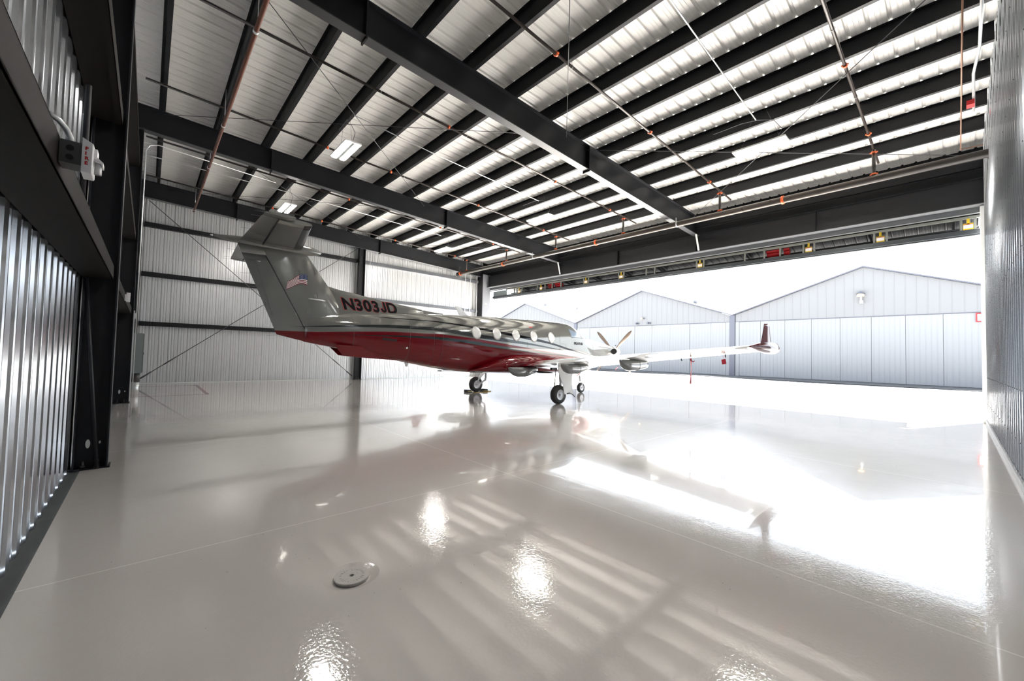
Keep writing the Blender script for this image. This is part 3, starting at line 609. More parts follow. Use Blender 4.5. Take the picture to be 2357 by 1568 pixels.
r = empty('wall_sign', (HX-.03, -1.6, 5.0), 'red bordered white sign at the top of the nearest opposite door', 'sign'); o = r.location
rel(MB().box(HX-.08, HX-.05, -2.4, -1.0, 4.66, 5.30).build('border', M['red'], r), o)
rel(MB().box(HX-.09, HX-.082, -2.36, -1.08, 4.74, 5.20).build('panel', M['copperlens'], r), o)

# ------------------------------------------------------------------ aircraft
FXs = [-7.0, -6, -5, -4, -3, -2, -1, 0, 1, 2, 2.5, 3.05, 3.7, 4.4, 5.1, 5.7, 6.0]
FT = [2.36, 2.54, 2.64, 2.71, 2.76, 2.80, 2.83, 2.85, 2.87, 2.88, 2.87, 2.68, 2.37, 2.28, 2.18, 2.05, 1.98]
FB = [1.74, 1.56, 1.38, 1.19, 1.02, .92, .88, .87, .87, .88, .89, .91, .95, 1.04, 1.2, 1.4, 1.52]
FW = [.10, .28, .44, .58, .70, .78, .81, .82, .82, .82, .82, .80, .74, .63, .49, .36, .28]
def _pch(X, Y, x):
    n = len(X)
    if x <= X[0]: return Y[0]
    if x >= X[-1]: return Y[-1]
    i = bisect.bisect_right(X, x)-1
    d = [(Y[k+1]-Y[k])/(X[k+1]-X[k]) for k in range(n-1)]
    def m(k):
        if k == 0: return d[0]
        if k == n-1: return d[-1]
        if d[k-1]*d[k] <= 0: return 0.
        return 2*d[k-1]*d[k]/(d[k-1]+d[k])
    h = X[i+1]-X[i]; t = (x-X[i])/h
    return (2*t**3-3*t*t+1)*Y[i]+(t**3-2*t*t+t)*h*m(i)+(-2*t**3+3*t*t)*Y[i+1]+(t**3-t*t)*h*m(i+1)
def fsec(x): return [_pch(FXs, A, x) for A in (FT, FB, FW)]
NE = 2.35
def fy(x, z):
    t, b, w = fsec(x); c = (t+b)/2; h = (t-b)/2; u = abs(z-c)/h
    return 0. if u >= 1 else w*(1-u**NE)**(1/NE)
AC = empty('airplane', (9.9, 10.85, 0), 'silver and red single propeller airplane parked facing the open hangar door', 'airplane', rz=math.radians(-1.5))
def sgnp(v, e): return math.copysign(abs(v)**e, v)
rings = []; nx = 110
for i in range(nx+1):
    x = -7.0+13.0*i/nx; t, b, w = fsec(x); c = (t+b)/2; h = (t-b)/2
    rings.append([(x, w*sgnp(math.cos(2*PI*k/56), 2/NE), c+h*sgnp(math.sin(2*PI*k/56), 2/NE)) for k in range(56)])
MB().loft(rings).build('fuselage', M['livery'], AC)
# panel joints around the fuselage
s = MB()
for x in (-5.85, -4.35, -3.62, -3.35, 3.75):
    t, b, w = fsec(x); c = (t+b)/2; h = (t-b)/2
    s.tube([(x, (w+.001)*sgnp(math.cos(2*PI*k/40), 2/NE), c+(h+.001)*sgnp(math.sin(2*PI*k/40), 2/NE)) for k in range(41)], .003, 4, cap=False)
s.build('panel_joint', M['ring'], AC)
# belly and wing root fairing
bx = [-2.2, -1.7, -1.2, -.6, 0, .8, 1.6, 2.3, 2.8, 3.1]; bw = [.55, .86, 1.10, 1.24, 1.30, 1.30, 1.22, 1.05, .85, .6]; bt = [1.05, 1.28, 1.48, 1.60, 1.64, 1.61, 1.52, 1.41, 1.28, 1.15]; bb = [.98, .92, .885, .86, .845, .845, .85, .86, .90, .98]
rings = []
for i in range(41):
    x = -2.2+5.3*i/40; w = _pch(bx, bw, x); t = _pch(bx, bt, x); b = _pch(bx, bb, x); c = (t+b)/2; h = (t-b)/2
    rings.append([(x, w*sgnp(math.cos(2*PI*k/48), 2/2.5), c+h*sgnp(math.sin(2*PI*k/48), 2/2.5)) for k in range(48)])
MB().loft(rings).build('wing_root_fairing', M['redpl'], AC)
s = MB()
for z in (.93, 1.0, 1.07, 1.14, 1.21, 1.28, 1.36):
    w_ = _pch(bx, bw, -1.2); t_ = _pch(bx, bt, -1.2); b_ = _pch(bx, bb, -1.2); y_ = w_*(1-(abs(z-(t_+b_)/2)/((t_-b_)/2))**2.5)**(1/2.5)
    s.tube([(-1.2, -y_+.01, z), (-1.2, -y_-.004, z)], .008, 6)
s.build('fastener_row', M['conduit'], AC)
# cabin windows
for sgn in (-1, 1):
    for x in (-2.19, -1.39, -.57, .27, 1.17):
        def ell(a, b_, off, n=28): return [(x+a*math.cos(2*PI*k/n), sgn*(fy(x+a*math.cos(2*PI*k/n), 2.21+b_*math.sin(2*PI*k/n))+off), 2.21+b_*math.sin(2*PI*k/n)) for k in range(n)]
        s = MB(); s.loft([ell(.176, .212, .001), ell(.165, .200, .006)], cap=False); fr = s.build('cabin_window', M['ring'], AC)
        s = MB(); s.loft([ell(.165, .200, .006), ell(.11, .13, .0068), ell(.05, .06, .0072)], cap=True); g = s.build('pane', M['shade'], fr)
# cockpit glazing, follows the skin
def skin_patch(pts, off, sgn=-1, n=8):
    """bilinear patch over four (x,z) corners laid on the skin"""
    (a, b, c, d) = pts; rows = []
    for i in range(n+1):
        v = i/n; row = []
        for j in range(n+1):
            u = j/n
            x = (a[0]*(1-u)+b[0]*u)*(1-v)+(d[0]*(1-u)+c[0]*u)*v; z = (a[1]*(1-u)+b[1]*u)*(1-v)+(d[1]*(1-u)+c[1]*u)*v
            row.append((x, sgn*(fy(x, z)+off), z))
        rows.append(row)
    return rows
for sgn in (-1, 1):
    MB().loft(skin_patch([(2.30, 2.29), (2.92, 2.28), (2.86, 2.44), (2.28, 2.60)], .008, sgn), closed=False).build('side_window', M['glass'], AC)
    MB().loft(skin_patch([(3.0, 2.285), (3.55, 2.27), (3.30, 2.46), (2.94, 2.48)], .008, sgn), closed=False).build('windshield', M['glass'], AC)
    MB().tube([(2.30, sgn*(fy(2.3, 2.28)+.008), 2.28), (2.95, sgn*(fy(2.95, 2.27)+.008), 2.27), (3.2, sgn*(fy(3.2, 2.265)+.008), 2.265)], .010, 6).build('window_sill', M['ring'], AC)
# fin, rudder
def fle(z): return -5.87-(z-2.4)*.735 if z < 3.14 else -6.414-(z-3.14)*.735
def fte(z): return -7.60-(z-1.9)*.421
def fhg(z): return -6.79-(z-1.68)*.537
def air(u, t=.11):   # symmetric section half thickness at chord fraction u
    u = min(max(u, 0), 1); return 5*t*(.2969*math.sqrt(u)-.126*u-.3516*u*u+.2843*u**3-.1036*u**4)
def fin_half(x, z):
    L_, T_ = fle(z), fte(z); c = L_-T_; return air((L_-x)/c, .105)*c
def fin_ring(z, xa, xb, n=16):
    pts = []
    for k in range(n+1):
        u = (1-math.cos(PI*k/n))/2; x = xa+(xb-xa)*u; pts.append((x, -fin_half(x, z), z))
    for k in range(n, -1, -1):
        u = (1-math.cos(PI*k/n))/2; x = xa+(xb-xa)*u; pts.append((x, fin_half(x, z)+.0005, z))
    return pts
MB().loft([fin_ring(z, fle(z), fhg(z)+.012) for z in [2.1+1.87*i/14 for i in range(15)]]).build('vertical_fin', M['livery'], AC)
zs = [1.9+1.86*i/14 for i in range(15)]
rd = []
for i, z in enumerate(zs):
    ring = fin_ring(z, fhg(z)-.012, fte(z))
    if i == 0: ring = [(p[0], p[1], 1.70+(-6.79-p[0])*.24 if True else 0) for p in ring]
    rd.append(ring)
rudder = MB().loft(rd).build('rudder', M['livery'], AC)
MB().loft([fin_ring(z, fhg(z)+.014, fhg(z)-.014, 3) for z in zs]).build('rudder_gap', M['gap'], AC).scale = (1, .93, 1)
MB().loft([fin_ring(z, fhg(z)-.012 if z < 3.77 else fhg(z)+.01, fte(z)) for z in (3.775, 3.86, 3.96)]).build('fin_cap', M['livery'], AC)
def finline(pts, w, name, m=None, parent=None, off=.0015):
    s = MB(); s.tube([(x, -fin_half(x, z)-off, z) for x, z in pts], w, 5); return s.build(name, m or M['ring'], parent or AC)
def lerp(a, b, t): return a+(b-a)*t
tr = [(lerp(-8.09, -7.71, i/10), lerp(3.58, 2.35, i/10)) for i in range(11)]
finline([(-8.30, 3.60), (-8.09, 3.59)] + tr + [(-7.76, 2.33), (-7.78, 2.33)], .004, 'trim_tab_gap', parent=rudder)
finline([(-8.28, 3.62), (-8.0, 3.60)], .012, 'trim_actuator', M['paint'], rudder)
for i in range(6):
    t = .36+.11*i; xx, zz = lerp(-8.09, -7.71, t), lerp(3.58, 2.35, t); finline([(xx, zz), (xx-.14, zz+.03)], .003, 'hinge_line', parent=rudder)
for cx_, cz_, a_, b_ in ((-7.22, 3.42, .055, .09), (-6.86, 3.52, .06, .09), (-6.78, 2.90, .05, .08), (-6.92, 2.50, .06, .10)):
    s = MB(); s.tube([(cx_+a_*math.cos(q), -fin_half(cx_, cz_)-.002, cz_+b_*math.sin(q)) for q in [2*PI*k/24 for k in range(25)]], .0035, 4, cap=False); s.build('access_panel_outline', M['ring'], AC)
s = MB(); s.tube([(-6.95, -fin_half(-6.95, 2.83)-.012, 2.83), (-6.55, -fin_half(-6.6, 2.80)-.012, 2.805)], [.012, .012], 8); s.box(-6.92, -6.62, -fin_half(-6.8, 2.85)-.07, -fin_half(-6.8, 2.85)+.01, 2.812, 2.83); s.build('position_light', M['wing'], AC)
# dorsal fin with registration
def dtop(x): return _pch([-6.45, -6.3, -5.76, -5.3, -4.57, -3.98, -3.4, -3.0], [3.20, 3.155, 3.08, 3.01, 2.925, 2.86, 2.79, 2.77], x) if x > -6.45 else 3.2
def dhalf(x, z):
    t = dtop(x); b = 2.35; u = max(0, min(1, (t-z)/(t-b))); return (.028+.085*u)*min(1, (abs(x+2.6))/1.2)*max(.2, min(1, (x+6.9)/.8))
rings = []
for i in range(25):
    x = -6.9+3.9*i/24; t = max(dtop(x), 2.6); zz = [2.30+(t-2.30)*k/10 for k in range(11)]
    rings.append([(x, -dhalf(x, z), z) for z in zz]+[(x, 0, t+.02)]+[(x, dhalf(x, z), z) for z in zz[::-1]])
MB().loft(rings).build('dorsal_fin', M['livery'], AC)
finline([(-6.41, 3.14), (-6.33, 3.02), (-6.20, 2.85), (-5.97, 2.57)], .004, 'fin_joint', off=.03)
def regfn(off):
    def f(u, v): x = -6.10+u*1.0-.27*v+.07; z = 2.655+v; return (x, -dhalf(x, z)-off, z)
    return f
me = letter_mesh('N303JD', .43, .016); W = max(v.co.x for v in me.vertices); Hh = max(v.co.y for v in me.vertices)
kx, ky = 1.53/W, .305/Hh
for nm_, off, bold, m_, dx in (('registration_outline', .0035, .026, M['textred'], -.004), ('registration_lettering', .0075, .017, M['textblack'], .004)):
    text_obj(nm_, 'N303JD', .43, lambda u, v, off=off, dx=dx: (lambda x, z: (x, -dhalf(x, z)-off, z))(-6.06+dx+u*kx-.30*v*ky+.0, 2.652+v*ky), m_, AC, bold=bold, subdiv=3)
# maker's lettering on the nose
for k_ in (-1, 1):
    me = text_mesh('PILATUS', .1, .003); W2 = max(v.co.x for v in me.vertices)
    if k_ < 0: text_obj('nose_lettering', 'PILATUS', .13, lambda u, v: (2.42+u*1.15, -fy(2.42+u*1.15, 2.0+v)-.006, 2.0+v*1.0), M['textblack'], AC, bold=.004, subdiv=2)
# flag on the fin
def flag_pt(u, v):   # u 0 hoist (front) .. 1 fly (aft); v 0 top .. 1 bottom
    x = -6.99-.43*u-.03*v*u
    ztop = 3.425-.02*u-.17*(u**1.5)+.035*math.sin(u*PI*1.6); hh = .265-.07*u
    if u > .5: ztop -= .0
    return (x, -fin_half(x, 3.25)-.006, ztop-hh*v)
fl = MB(); fw = MB(); fb = MB(); fs = MB()
for i in range(13):
    tgt = fl if i % 2 == 0 else fw; us = .42 if i < 7 else 0.
    N_ = 12
    tgt.loft([[flag_pt(us+(1-us)*j/N_, i/13) for j in range(N_+1)], [flag_pt(us+(1-us)*j/N_, (i+1)/13) for j in range(N_+1)]], closed=False)
fb.loft([[flag_pt(.42*j/6, 0) for j in range(7)], [flag_pt(.42*j/6, 7/13) for j in range(7)]], closed=False)
for rI in range(5):
    for cI in range(6):
        u_, v_ = .035+.068*cI, .05+.10*rI; p_ = flag_pt(u_, v_)
        pts = [(p_[0]+(.009 if q % 2 == 0 else .004)*math.sin(2*PI*q/10), p_[1]-.0015, p_[2]+(.009 if q % 2 == 0 else .004)*math.cos(2*PI*q/10)) for q in range(10)]; fs.poly(pts)
fo = fl.build('flag_decal', M['flagred'], AC); tag(fo, 'red, white and blue stars and stripes flag decal')
fw.build('white_stripes', M['flagwhite'], fo); fb.build('blue_canton', M['flagblue'], fo); fs.build('canton_stars', M['flagwhite'], fo)
# bullet fairing
ZB = 4.06
bxs = [-8.95, -8.8, -8.4, -7.9, -7.3, -6.95, -6.75, -6.66]; brs = [.012, .04, .085, .11, .135, .115, .065, .01]
rings = []
for i in range(31):
    x = -8.95+2.29*i/30; q = _pch(bxs, brs, x); rings.append([(x, q*.9*math.cos(2*PI*k/24), ZB-.02+q*math.sin(2*PI*k/24)) for k in range(24)])
MB().loft(rings).build('tail_bullet', M['paint'], AC)
s = MB(); s.tube([(-8.98, 0, ZB-.02), (-8.93, 0, ZB-.02)], [.012, .018], 8); s.build('tail_light', M['conduit'], AC)
# tailplane
def hplate(poly_pts, z, t, name, m, parent=AC, taper=.5):
    s = MB(); s.prism(poly_pts, z-t/2, z+t/2, 'z'); o_ = s.build(name, m, parent); return o_
def tp_section(y, xle, xte, a, b, z, t=.10, n=12):
    c = xle-xte; pts = []
    for k in range(n+1):
        u = a+(b-a)*(1-math.cos(PI*k/n))/2; pts.append((xle-c*u, y, z+air(u, t)*c))
    for k in range(n, -1, -1):
        u = a+(b-a)*(1-math.cos(PI*k/n))/2; pts.append((xle-c*u, y, z-air(u, t)*c-.0005))
    return pts
for sg in (-1, 1):
    def st(y): return tp_section(sg*y, -7.12-.155*y, -8.43+.03*y, 0, 1, 0)
    ysec = [0.03+2.37*i/8 for i in range(9)]
    def le(y): return -7.12-.155*y
    def te(y): return -8.43+.03*y
    def hf(y): c = le(y)-te(y); return (le(y)-(-7.985-.04*y))/c
    stab = MB().loft([tp_section(sg*y, le(y), te(y), 0, hf(y)-.012, ZB-.02) for y in ysec]).build('horizontal_stabilizer', M['paint'], AC)
    MB().loft([tp_section(sg*y, le(y)-(le(y)-te(y))*(hf(y)-.016), le(y)-(le(y)-te(y))*(hf(y)+.016), 0, 1, ZB-.02, .10 if 0 else 3.0, 3) for y in ysec]).build('elevator_gap', M['gap'], stab)
    bo = MB().loft([[(p[0]+.004, p[1], ZB-.02+(p[2]-ZB+.02)*1.04) for p in tp_section(sg*y, le(y), te(y), 0, .16, ZB-.02, n=6)] for y in [.25+2.12*i/6 for i in range(7)]]).build('deice_boot', M['boot'], stab)
    el = MB().loft([tp_section(sg*y, le(y), te(y), hf(y)+.012, 1, ZB-.02) for y in ysec]+[tp_section(sg*2.42, le(2.4), te(2.4), hf(2.4)+.012, 1, ZB-.02)]).build('elevator', M['paint'], AC)
    MB().loft([tp_section(sg*y, -7.80 if y < 2.5 else -7.84, te(2.4)+.01, 0, 1, ZB-.02, .09) for y in (2.425, 2.5, 2.6, 2.66)]).build('elevator_horn', M['paint'], el)
    s = MB()
    for y in (.35, 1.2, 2.3, 2.62): s.tube([(te(min(y, 2.4)), sg*y, ZB-.02), (te(min(y, 2.4))-.16, sg*y, ZB-.03)], .0025, 4)
    s.build('static_wick', M['ring'], el)
for z_ in (2.0, 3.3, 3.0, 1.88): MB().tube([(fte(z_), 0, z_), (fte(z_)-.2, 0, z_-.02)], .0025, 4).build('static_wick', M['ring'], rudder)
# ventral fins
for sg in (-1, 1):
    s = MB(); s.prism([(-6.35, 1.70), (-6.08, 1.40), (-5.4, 1.34), (-4.4, 1.27), (-3.2, 1.06), (-3.9, 1.35), (-5.2, 1.66)], -.012, .012)
    v = s.build('ventral_fin', M['redpl'], AC); v.location = (0, sg*.24, 0); v.rotation_euler = (sg*math.radians(-20), 0, 0); v.location = (0, sg*(.24-.55*.0)-sg*.0, 0)
    for vv in v.data.vertices: vv.co.z -= 1.6
    v.location.z = 1.6
# wings
def wle(y): return 1.55-.0208*(y-.8)
def wte(y): return -.80+.155*(y-.8)
def wz(y): return 1.13+.1010*(y-.8)
def wsec(sg, y, a, b, n=18, dz=0.):
    c = wle(y)-wte(y); t = .165-.0035*y; pts = []
    def camber(u): return .022*c*4*u*(1-u)
    for k in range(n+1):
        u = a+(b-a)*(1-math.cos(PI*k/n))/2; pts.append((wle(y)-c*u, sg*y, wz(y)+camber(u)+air(u, t)*c+dz))
    for k in range(n, -1, -1):
        u = a+(b-a)*(1-math.cos(PI*k/n))/2; pts.append((wle(y)-c*u, sg*y, wz(y)+camber(u)-air(u, t)*c*.95-.0006+dz))
    return pts
for sg in (-1, 1):
    W_ = MB().loft([wsec(sg, .6+7.42*i/20, 0, .735) for i in range(21)]).build('wing', M['wing'], AC)
    MB().loft([[(p[0]+.004, p[1], wz(y_)+(p[2]-wz(y_))*1.03) for p in wsec(sg, y_, 0, .04, 6)] for y_ in [1.5+5.0*i/6 for i in range(7)]]).build('deice_boot', M['boot'], W_)
    MB().loft([wsec(sg, 1.75+3.6*i/12, .745, 1) for i in range(13)]).build('flap', M['wing'], AC)
    MB().loft([wsec(sg, 5.38+2.3*i/8, .745, 1) for i in range(9)]).build('aileron', M['wing'], AC)
    MB().loft([wsec(sg, 7.70+.32*i/3, .735, 1) for i in range(4)]).build('wing_tip', M['wing'], W_)
    MB().loft([wsec(sg, .6+1.12*i/5, .735, 1, dz=-.0) for i in range(6)]).build('wing_root', M['redpl'], W_)
    # flap track fairings
    for y, x0, x1, h in ((1.35, -1.35, -.1, .26), (3.0, -.72, .55, .25), (4.75, -.30, 1.02, .25)):
        rings = []; zt_ = wz(y)-.02
        for i in range(17):
            u = i/16; x = x0+(x1-x0)*u; q = max(0, math.sin(PI/2*u/.36))**.65 if u < .36 else (1 if u < .6 else 1-(u-.6)/.4*(.30 if y > 4 else .55))
            q = max(q, .03); w = .13*q
            low = h*q
            rings.append([(x, sg*(y)+w*sgnp(math.cos(2*PI*k/20), .8), zt_-.05-low*.5+(low*.5+.03)*sgnp(math.sin(2*PI*k/20), .8)) for k in range(20)])
        fo = MB().loft(rings).build('flap_fairing', M['greyf'], AC)
        xc = x0+.62*(x1-x0)
        s = MB(); s.tube([(xc+.10*math.sin(a_/2)*0, sg*y+.131*sgnp(math.cos(a_), .8), zt_-.05-h*.5+(h*.5+.031)*sgnp(math.sin(a_), .8)) for a_ in [2*PI*k/24 for k in range(25)]], .004, 4, cap=False); s.build('fairing_joint', M['ring'], fo)
    # tip pod and winglet
    rings = []; px = [-.55, -.3, .1, .5, .85, 1.05, 1.15, 1.19]; pr_ = [.01, .045, .10, .13, .135, .105, .06, .01]
    for i in range(25):
        x = -.55+1.74*i/24; q = _pch(px, pr_, x); rings.append([(x, sg*8.03+q*.95*math.cos(2*PI*k/24), 1.84+.02*x*0+q*math.sin(2*PI*k/24)) for k in range(24)])
    pod = MB().loft(rings).build('wing_tip_pod', M['redpl'], AC)
    rings = []
    for i in range(7):
        x = .93+.265*i/6; q = _pch(px, pr_, min(x, 1.189))+.003; rings.append([(x, sg*8.03+q*.95*math.cos(2*PI*k/20), 1.84+q*math.sin(2*PI*k/20)) for k in range(20)])
    MB().loft(rings).build('navigation_light', M['chrome'], pod)
    rings = []
    for i in range(9):
        t = i/8; z = 1.88+.48*t; xl = lerp(.86, .55, t**.5); xr = lerp(.02, .22, t**.5); y = 8.03+.03*t; c = xl-xr
        q = []
        for k in range(11): u = (1-math.cos(PI*k/10))/2; q.append((xl-c*u, sg*(y)-air(u, .13)*c, z))
        for k in range(10, -1, -1): u = (1-math.cos(PI*k/10))/2; q.append((xl-c*u, sg*(y)+air(u, .13)*c+.0005, z))
        rings.append(q)
    MB().loft(rings).build('winglet', M['redpl'], AC)
    MB().tube([(.42, sg*8.06, 2.35), (.42, sg*8.06, 2.38)], [.02, .012], 8).build('winglet_light', M['chrome'], AC)
# probes under the near wing
for y, x in ((-5.75, 1.15), (-6.9, 1.15)):
    MB().tube([(x, y, wz(-y)-.06), (x+.02, y, wz(-y)-.13), (x+.08, y, wz(-y)-.13)], .012, 8).build('wing_probe', M['black'], AC)
# landing gear
def wheel(r_, w_, c, name, parent, axis_s=1):
    prof = [(-.5, .55), (-.5, .78), (-.44, .92), (-.25, .99), (0, 1.), (.25, .99), (.44, .92), (.5, .78), (.5, .55)]
    s = MB(); n = 36; rings = []
    for k in range(n+1):
        a_ = 2*PI*k/n; rings.append([(c[0]+r_*q*math.cos(a_), c[1]+w_*p, c[2]+max(r_*q*math.sin(a_), -c[2]+.0005)) for p, q in prof])
    s.loft(rings, closed=False, cap=False); t = s.build(name, M['rubber'], parent)
    s = MB(); rings = []
    for k in range(n+1):
        a_ = 2*PI*k/n; rings.append([(c[0]+r_*q*math.cos(a_), c[1]+w_*p, c[2]+r_*q*math.sin(a_)) for p, q in ((-.46, .56), (-.42, .50), (-.36, .46), (-.40, .20), (-.46, .16), (-.46, 0.), (.46, 0.), (.46, .16), (.40, .20), (.36, .46), (.42, .50), (.46, .56))])
    s.loft(rings, closed=False, cap=False); h = s.build('wheel_hub', M['hub'], parent)
    s = MB(); s.tube([(c[0]-.02, c[1]-w_*.47, c[2]), (c[0]-.02, c[1]+w_*.47, c[2])], r_*.08, 10); s.build('axle_cap', M['black'], parent)
    return t
for sg in (-1, 1):
    cy = sg*2.27; zw = wz(2.2)-.10
    g = MB().tube([(.30, sg*2.05, zw), (.34, sg*2.05, .62), (.30, sg*2.05, .46)], [.055, .05, .045], 12).tube([(.33, sg*2.05, .50), (.0, sg*2.06, .30)], .04, 10).tube([(0, sg*2.02, .30), (0, cy, .30)], .03, 10).build('main_landing_gear', M['hub'], AC)
    MB().tube([(-.02, sg*2.09, .36), (.02, sg*2.09, .68)], .026, 10).tube([(.02, sg*2.09, .66), (.08, sg*2.07, zw-.02)], .017, 8).build('shock_strut', M['chrome'], g)
    wheel(.305, .20, (0, cy, .303), 'main_tyre', g)
    s = MB(); prof_ = [(.12, zw+.03, .78), (.04, 1.0, .72), (.02, .80, .56), (.02, .62, .45), (-.03, .46, .39), (-.06, .34, .36)]
    def yd(z_): return 2.16+(1.15-z_)*.55
    s.loft([[(a_, sg*yd(z_), z_), (b_, sg*yd(z_), z_), (b_, sg*(yd(z_)-.022), z_), (a_, sg*(yd(z_)-.022), z_)] for a_, z_, b_ in prof_], sm=False)
    dr = s.build('gear_door', M['wing'], g)
    MB().tube([(.02, sg*2.62, .36), (.14, sg*2.62, .375), (.28, sg*2.62, .33), (.40, sg*2.62, .24)], .016, 8).build('mud_guard', M['ring'], g)
    MB().box(-.12, .10, sg*2.05-.05, sg*2.05+.05, zw-.09, zw-.02).build('hinge_bracket', M['black'], g)
    MB().loft([[(.0+.10*q*math.cos(2*PI*k/12), sg*(2.0-.95*i/8), .985+.035*q*math.sin(2*PI*k/12)) for k in range(12)] for i, q in enumerate((.2, .5, .7, .85, 1, 1, .8, .5, .1))]).build('wheel_well_seal', M['black'], g)
g = MB().tube([(3.72, 0, .98), (3.80, 0, .62), (3.82, 0, .50)], [.05, .042, .05], 12).tube([(3.82, 0, .50), (3.82, -.09, .46), (3.87, -.10, .22)], .018, 8).tube([(3.82, 0, .50), (3.82, .09, .46), (3.87, .10, .22)], .018, 8).tube([(3.80, 0, .60), (4.02, 0, .66)], .012, 6).build('nose_landing_gear', M['hub'], AC)
wheel(.215, .13, (3.87, 0, .215), 'nose_tyre', g)
MB().tube([(3.74, -.03, .90), (3.70, -.12, .80)], .02, 6).box(3.70, 3.82, -.05, .05, .76, .86).build('steering_link', M['chrome'], g)
for sg in (-1, 1): MB().prism([(3.2, .95), (4.2, .98), (4.15, .78), (3.3, .74)], sg*.24-.008, sg*.24+.008).build('nose_gear_door', M['wing'], g)
# propeller
HB = Vector((6.18, 0, 1.81))
rings = []
for i in range(15):
    u = i/14; x = 6.0+.62*u; q = .25*math.sqrt(max(0.0005, 1-u**1.8)); rings.append([(x, q*math.cos(2*PI*k/28), 1.79+q*math.sin(2*PI*k/28)) for k in range(28)])
sp = MB().loft(rings).build('spinner', M['wing'], AC); sp.name = 'propeller'
for k in range(4):
    a_ = PI/4+k*PI/2; d = Vector((0, math.cos(a_), math.sin(a_))); tn = Vector((0, -math.sin(a_), math.cos(a_))); rings = []
    for i in range(15):
        u = i/14; rr = .16+1.17*u; ch = _pch([0, .15, .4, .7, .9, 1], [.05, .09, .145, .15, .11, .03], u); tw = math.radians(62-38*u)
        cd = tn*math.cos(tw)+Vector((1, 0, 0))*math.sin(tw); nd = d.cross(cd); th = max(.006, .05*(1-u)**1.5+.008)
        c_ = HB+d*rr
        rings.append([tuple(c_+cd*(ch/2*math.cos(2*PI*j/16))+nd*(th/2*math.sin(2*PI*j/16))) for j in range(16)])
    MB().loft(rings).build('propeller_blade', M['blade'], sp)
for sg in (-1, 1):
    ex = MB().tube([(5.78, sg*.26, 1.74), (5.66, sg*.42, 1.76), (5.50, sg*.52, 1.79), (5.36, sg*.60, 1.80)], [.10, .12, .125, .13], 18, cap=False).build('exhaust_stack', M['chrome'], AC)
    MB().disc((5.372, sg*.592, 1.80), (-.87, sg*.49, .06), .125, 20).build('exhaust_opening', M['black'], ex)
    MB().tube([(5.2, sg*.42, 1.52), (5.75, sg*.30, 1.62)], [.06, .09], 12).build('cowl_vent', M['wing'], AC)
for x, z_ in ((6.0, 2.10), (5.9, 1.45)): MB().tube([(x, -.20, z_-.03), (x+.06, -.22, z_+.0)], .02, 6).build('blade_clamp', M['black'], AC)
# antennas, lights
s = MB(); s.prism([(-2.38, 2.80), (-2.02, 2.80), (-2.40, 3.08), (-2.55, 3.08)], -.012, .012); s.build('blade_antenna', M['wing'], AC)
s = MB(); s.prism([(-.9, 2.83), (-.75, 2.83), (-.82, 2.87)], -.03, .03); s.prism([(.6, 2.86), (.8, 2.86), (.7, 2.90)], -.03, .03); s.build('low_antenna', M['wing'], AC)
s = MB(); s.prism([(-4.25, 1.24), (-4.12, 1.22), (-4.14, 1.10), (-4.22, 1.12)], -.01, .01); s.build('belly_antenna', M['wing'], AC)
s = MB(); s.box(-3.05, -2.55, -.12, .12, .955, 1.0); s.build('belly_light', M['conduit'], AC)
MB().loft(skin_patch([(-5.12, 1.865), (-4.72, 1.83), (-4.72, 1.885), (-5.12, 1.925)], .004), closed=False).build('air_scoop', M['gap'], AC)
MB().loft(skin_patch([(.16, 2.525), (.30, 2.525), (.30, 2.555), (.16, 2.555)], .004), closed=False).build('placard', M['red'], AC)
MB().disc((-4.42, -fy(-4.42, 1.66)-.004, 1.66), (0, -1, -.3), .03, 14).build('fuel_drain', M['conduit'], AC)
s = MB()
for seg in ([(-3.35, 2.62), (-3.35, 1.40)], [(1.62, 2.55), (1.62, 1.75)], [(1.70, 2.0), (1.95, 2.0), (1.95, 1.85), (1.70, 1.85)], [(-.05, 2.0), (-.05, 1.78)]):
    dense = []
    for (a1, b1), (a2, b2) in zip(seg, seg[1:]):
        for j in range(9): dense.append((lerp(a1, a2, j/8), lerp(b1, b2, j/8)))
    s.tube([(x, -fy(x, z)-.001, z) for x, z in dense], .003, 4)
s.build('door_outline', M['ring'], AC)

# ------------------------------------------------------------------ streamers and chocks (separate from the aeroplane)
def toW(x, y, z):
    a_ = math.radians(-1.5); return (9.9+math.cos(a_)*x-math.sin(a_)*y, 10.85+math.sin(a_)*x+math.cos(a_)*y, z)
def ribbon(px, py, z0, z1, w, name, label, m=None, bend=0.):
    s = MB(); rows = []
    for i in range(9):
        t = i/8; z = lerp(z0, z1, t); dx = bend*math.sin(t*5); tw = .25*math.sin(t*4)
        c = Vector(toW(px+dx, py, z)); u = Vector((math.cos(tw), math.sin(tw), 0))*w/2
        rows.append([tuple(c-u), tuple(c+u+Vector((0, .0, 0)))])
    b = s.loft([[p for p in r_]+[(r_[1][0], r_[1][1]+.003, r_[1][2]), (r_[0][0], r_[0][1]+.003, r_[0][2])] for r_ in rows], sm=False)
    return tag(b.build(name, m or M['redtag']), label, 'ribbon')
r = ribbon(1.10, -6.05, 1.52, .88, .085, 'warning_streamer', 'long red streamer hanging below the near wing', bend=.01)
tag(MB().tube([toW(1.08, -6.05, wz(6.05)-.10), toW(1.10, -6.05, 1.50)], .022, 8).tube([toW(1.12, -6.05, 1.50), toW(1.30, -6.02, 1.47), toW(1.36, -6.02, 1.50)], .012, 6).build('probe_cover', M['redtag']), 'red probe cover under the near wing above its long streamer', 'cover')
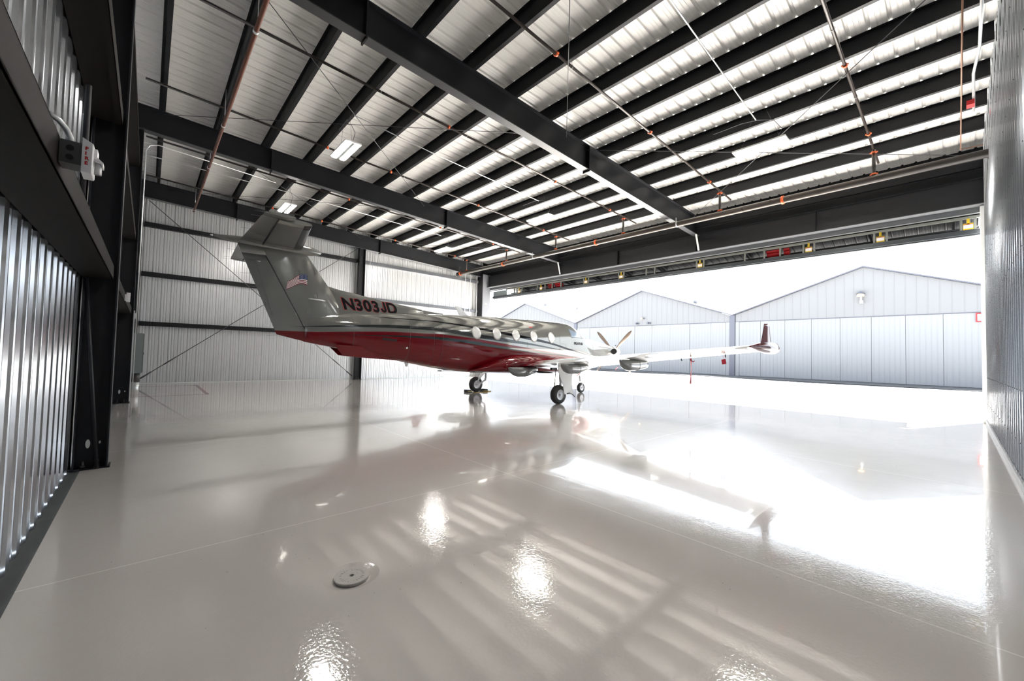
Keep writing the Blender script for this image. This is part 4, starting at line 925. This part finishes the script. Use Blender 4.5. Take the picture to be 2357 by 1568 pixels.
c_ = Vector(toW(1.45, -6.75, wz(6.75)-.24)); tag(MB().beam(c_+Vector((-.045, .035, 0)), c_+Vector((.045, -.035, .02)), .012, .13).tube([c_+Vector((0, 0, .08)), c_+Vector((0, 0, .17))], .004, 5).build('warning_tag', M['redtag']), 'small square red tag below the outer near wing', 'tag')
tag(MB().tube([toW(5.9, -.45, 1.10), toW(5.75, -.46, 1.04), toW(5.70, -.46, .98)], .012, 6).build('tie_cord', M['red']), 'short red cord hanging near the lower propeller blade', 'cord')
tag(MB().tube([toW(.98, -2.35, .98), toW(.80, -2.35, .90), toW(.74, -2.35, .86)], .012, 6).build('gear_pin_tag', M['red']), 'small red safety tag beside the near main wheel door', 'tag')
for dx, nm in ((-.36, 'behind'), (.40, 'in front of')):
    c = toW(dx, 2.27, 0); r = empty('wheel_chock', c, 'black wheel chock %s the far main wheel' % nm, 'chock', 'wheel chocks')
    w = .13; sgn = 1 if dx < 0 else -1
    MB().prism([(-.12, 0), (.12, 0), (.12 if sgn < 0 else .03, .10), (-.03 if sgn < 0 else -.12, .10)], -w, w).build('block', M['black'], r)
    MB().box(-.12, .12, -w-.004, -w, .03, .045).build('yellow_stripe', M['yellow'], r)
p0 = toW(-.22, 2.0, .015); tag(MB().tube([toW(-.30, 1.98, .02), toW(0, 1.93, .012), toW(.35, 1.95, .012), toW(.62, 2.05, .012), toW(.60, 2.25, .012)], .010, 6).build('chock_rope', M['rope']), 'yellow rope lying between the two wheel chocks', 'rope')

# ------------------------------------------------------------------ light
w = bpy.data.worlds.new('World'); bpy.context.scene.world = w; w.use_nodes = True
nt = w.node_tree; bg = nt.nodes['Background']
bg.inputs['Color'].default_value = (.84, .92, 1.0, 1); bg.inputs['Strength'].default_value = 2.3
sl = bpy.data.lights.new('sun', 'SUN'); sl.energy = 40; sl.angle = math.radians(.55); sl.color = (1, .975, .94)
so = bpy.data.objects.new('sun', sl); C.objects.link(so)
sd = Vector((.545, -.20, .83)).normalized(); so.rotation_euler = sd.to_track_quat('Z', 'Y').to_euler(); so.location = (30, -10, 40)

# ------------------------------------------------------------------ camera
yaw, pt, rl = math.radians(42.179), math.radians(1.995), math.radians(1.447)
f = Vector((math.sin(yaw)*math.cos(pt), math.cos(yaw)*math.cos(pt), math.sin(pt))); rt = Vector((math.cos(yaw), -math.sin(yaw), 0)); up = rt.cross(f)
r2 = rt*math.cos(rl)+up*math.sin(rl); u2 = -rt*math.sin(rl)+up*math.cos(rl)
cam = bpy.data.cameras.new('camera'); co = bpy.data.objects.new('camera', cam); C.objects.link(co)
co.matrix_world = Matrix.Translation((0, 0, 1.55)) @ Matrix((r2, u2, -f)).transposed().to_4x4()
cam.sensor_width = 36; cam.lens = 36*925.04/2357; cam.clip_start = .05; cam.clip_end = 500
sc = bpy.context.scene; sc.camera = co
vs = sc.view_settings; vs.view_transform = 'Standard'; vs.look = 'None'; vs.gamma = 1; vs.use_curve_mapping = False; vs.exposure = 0.95
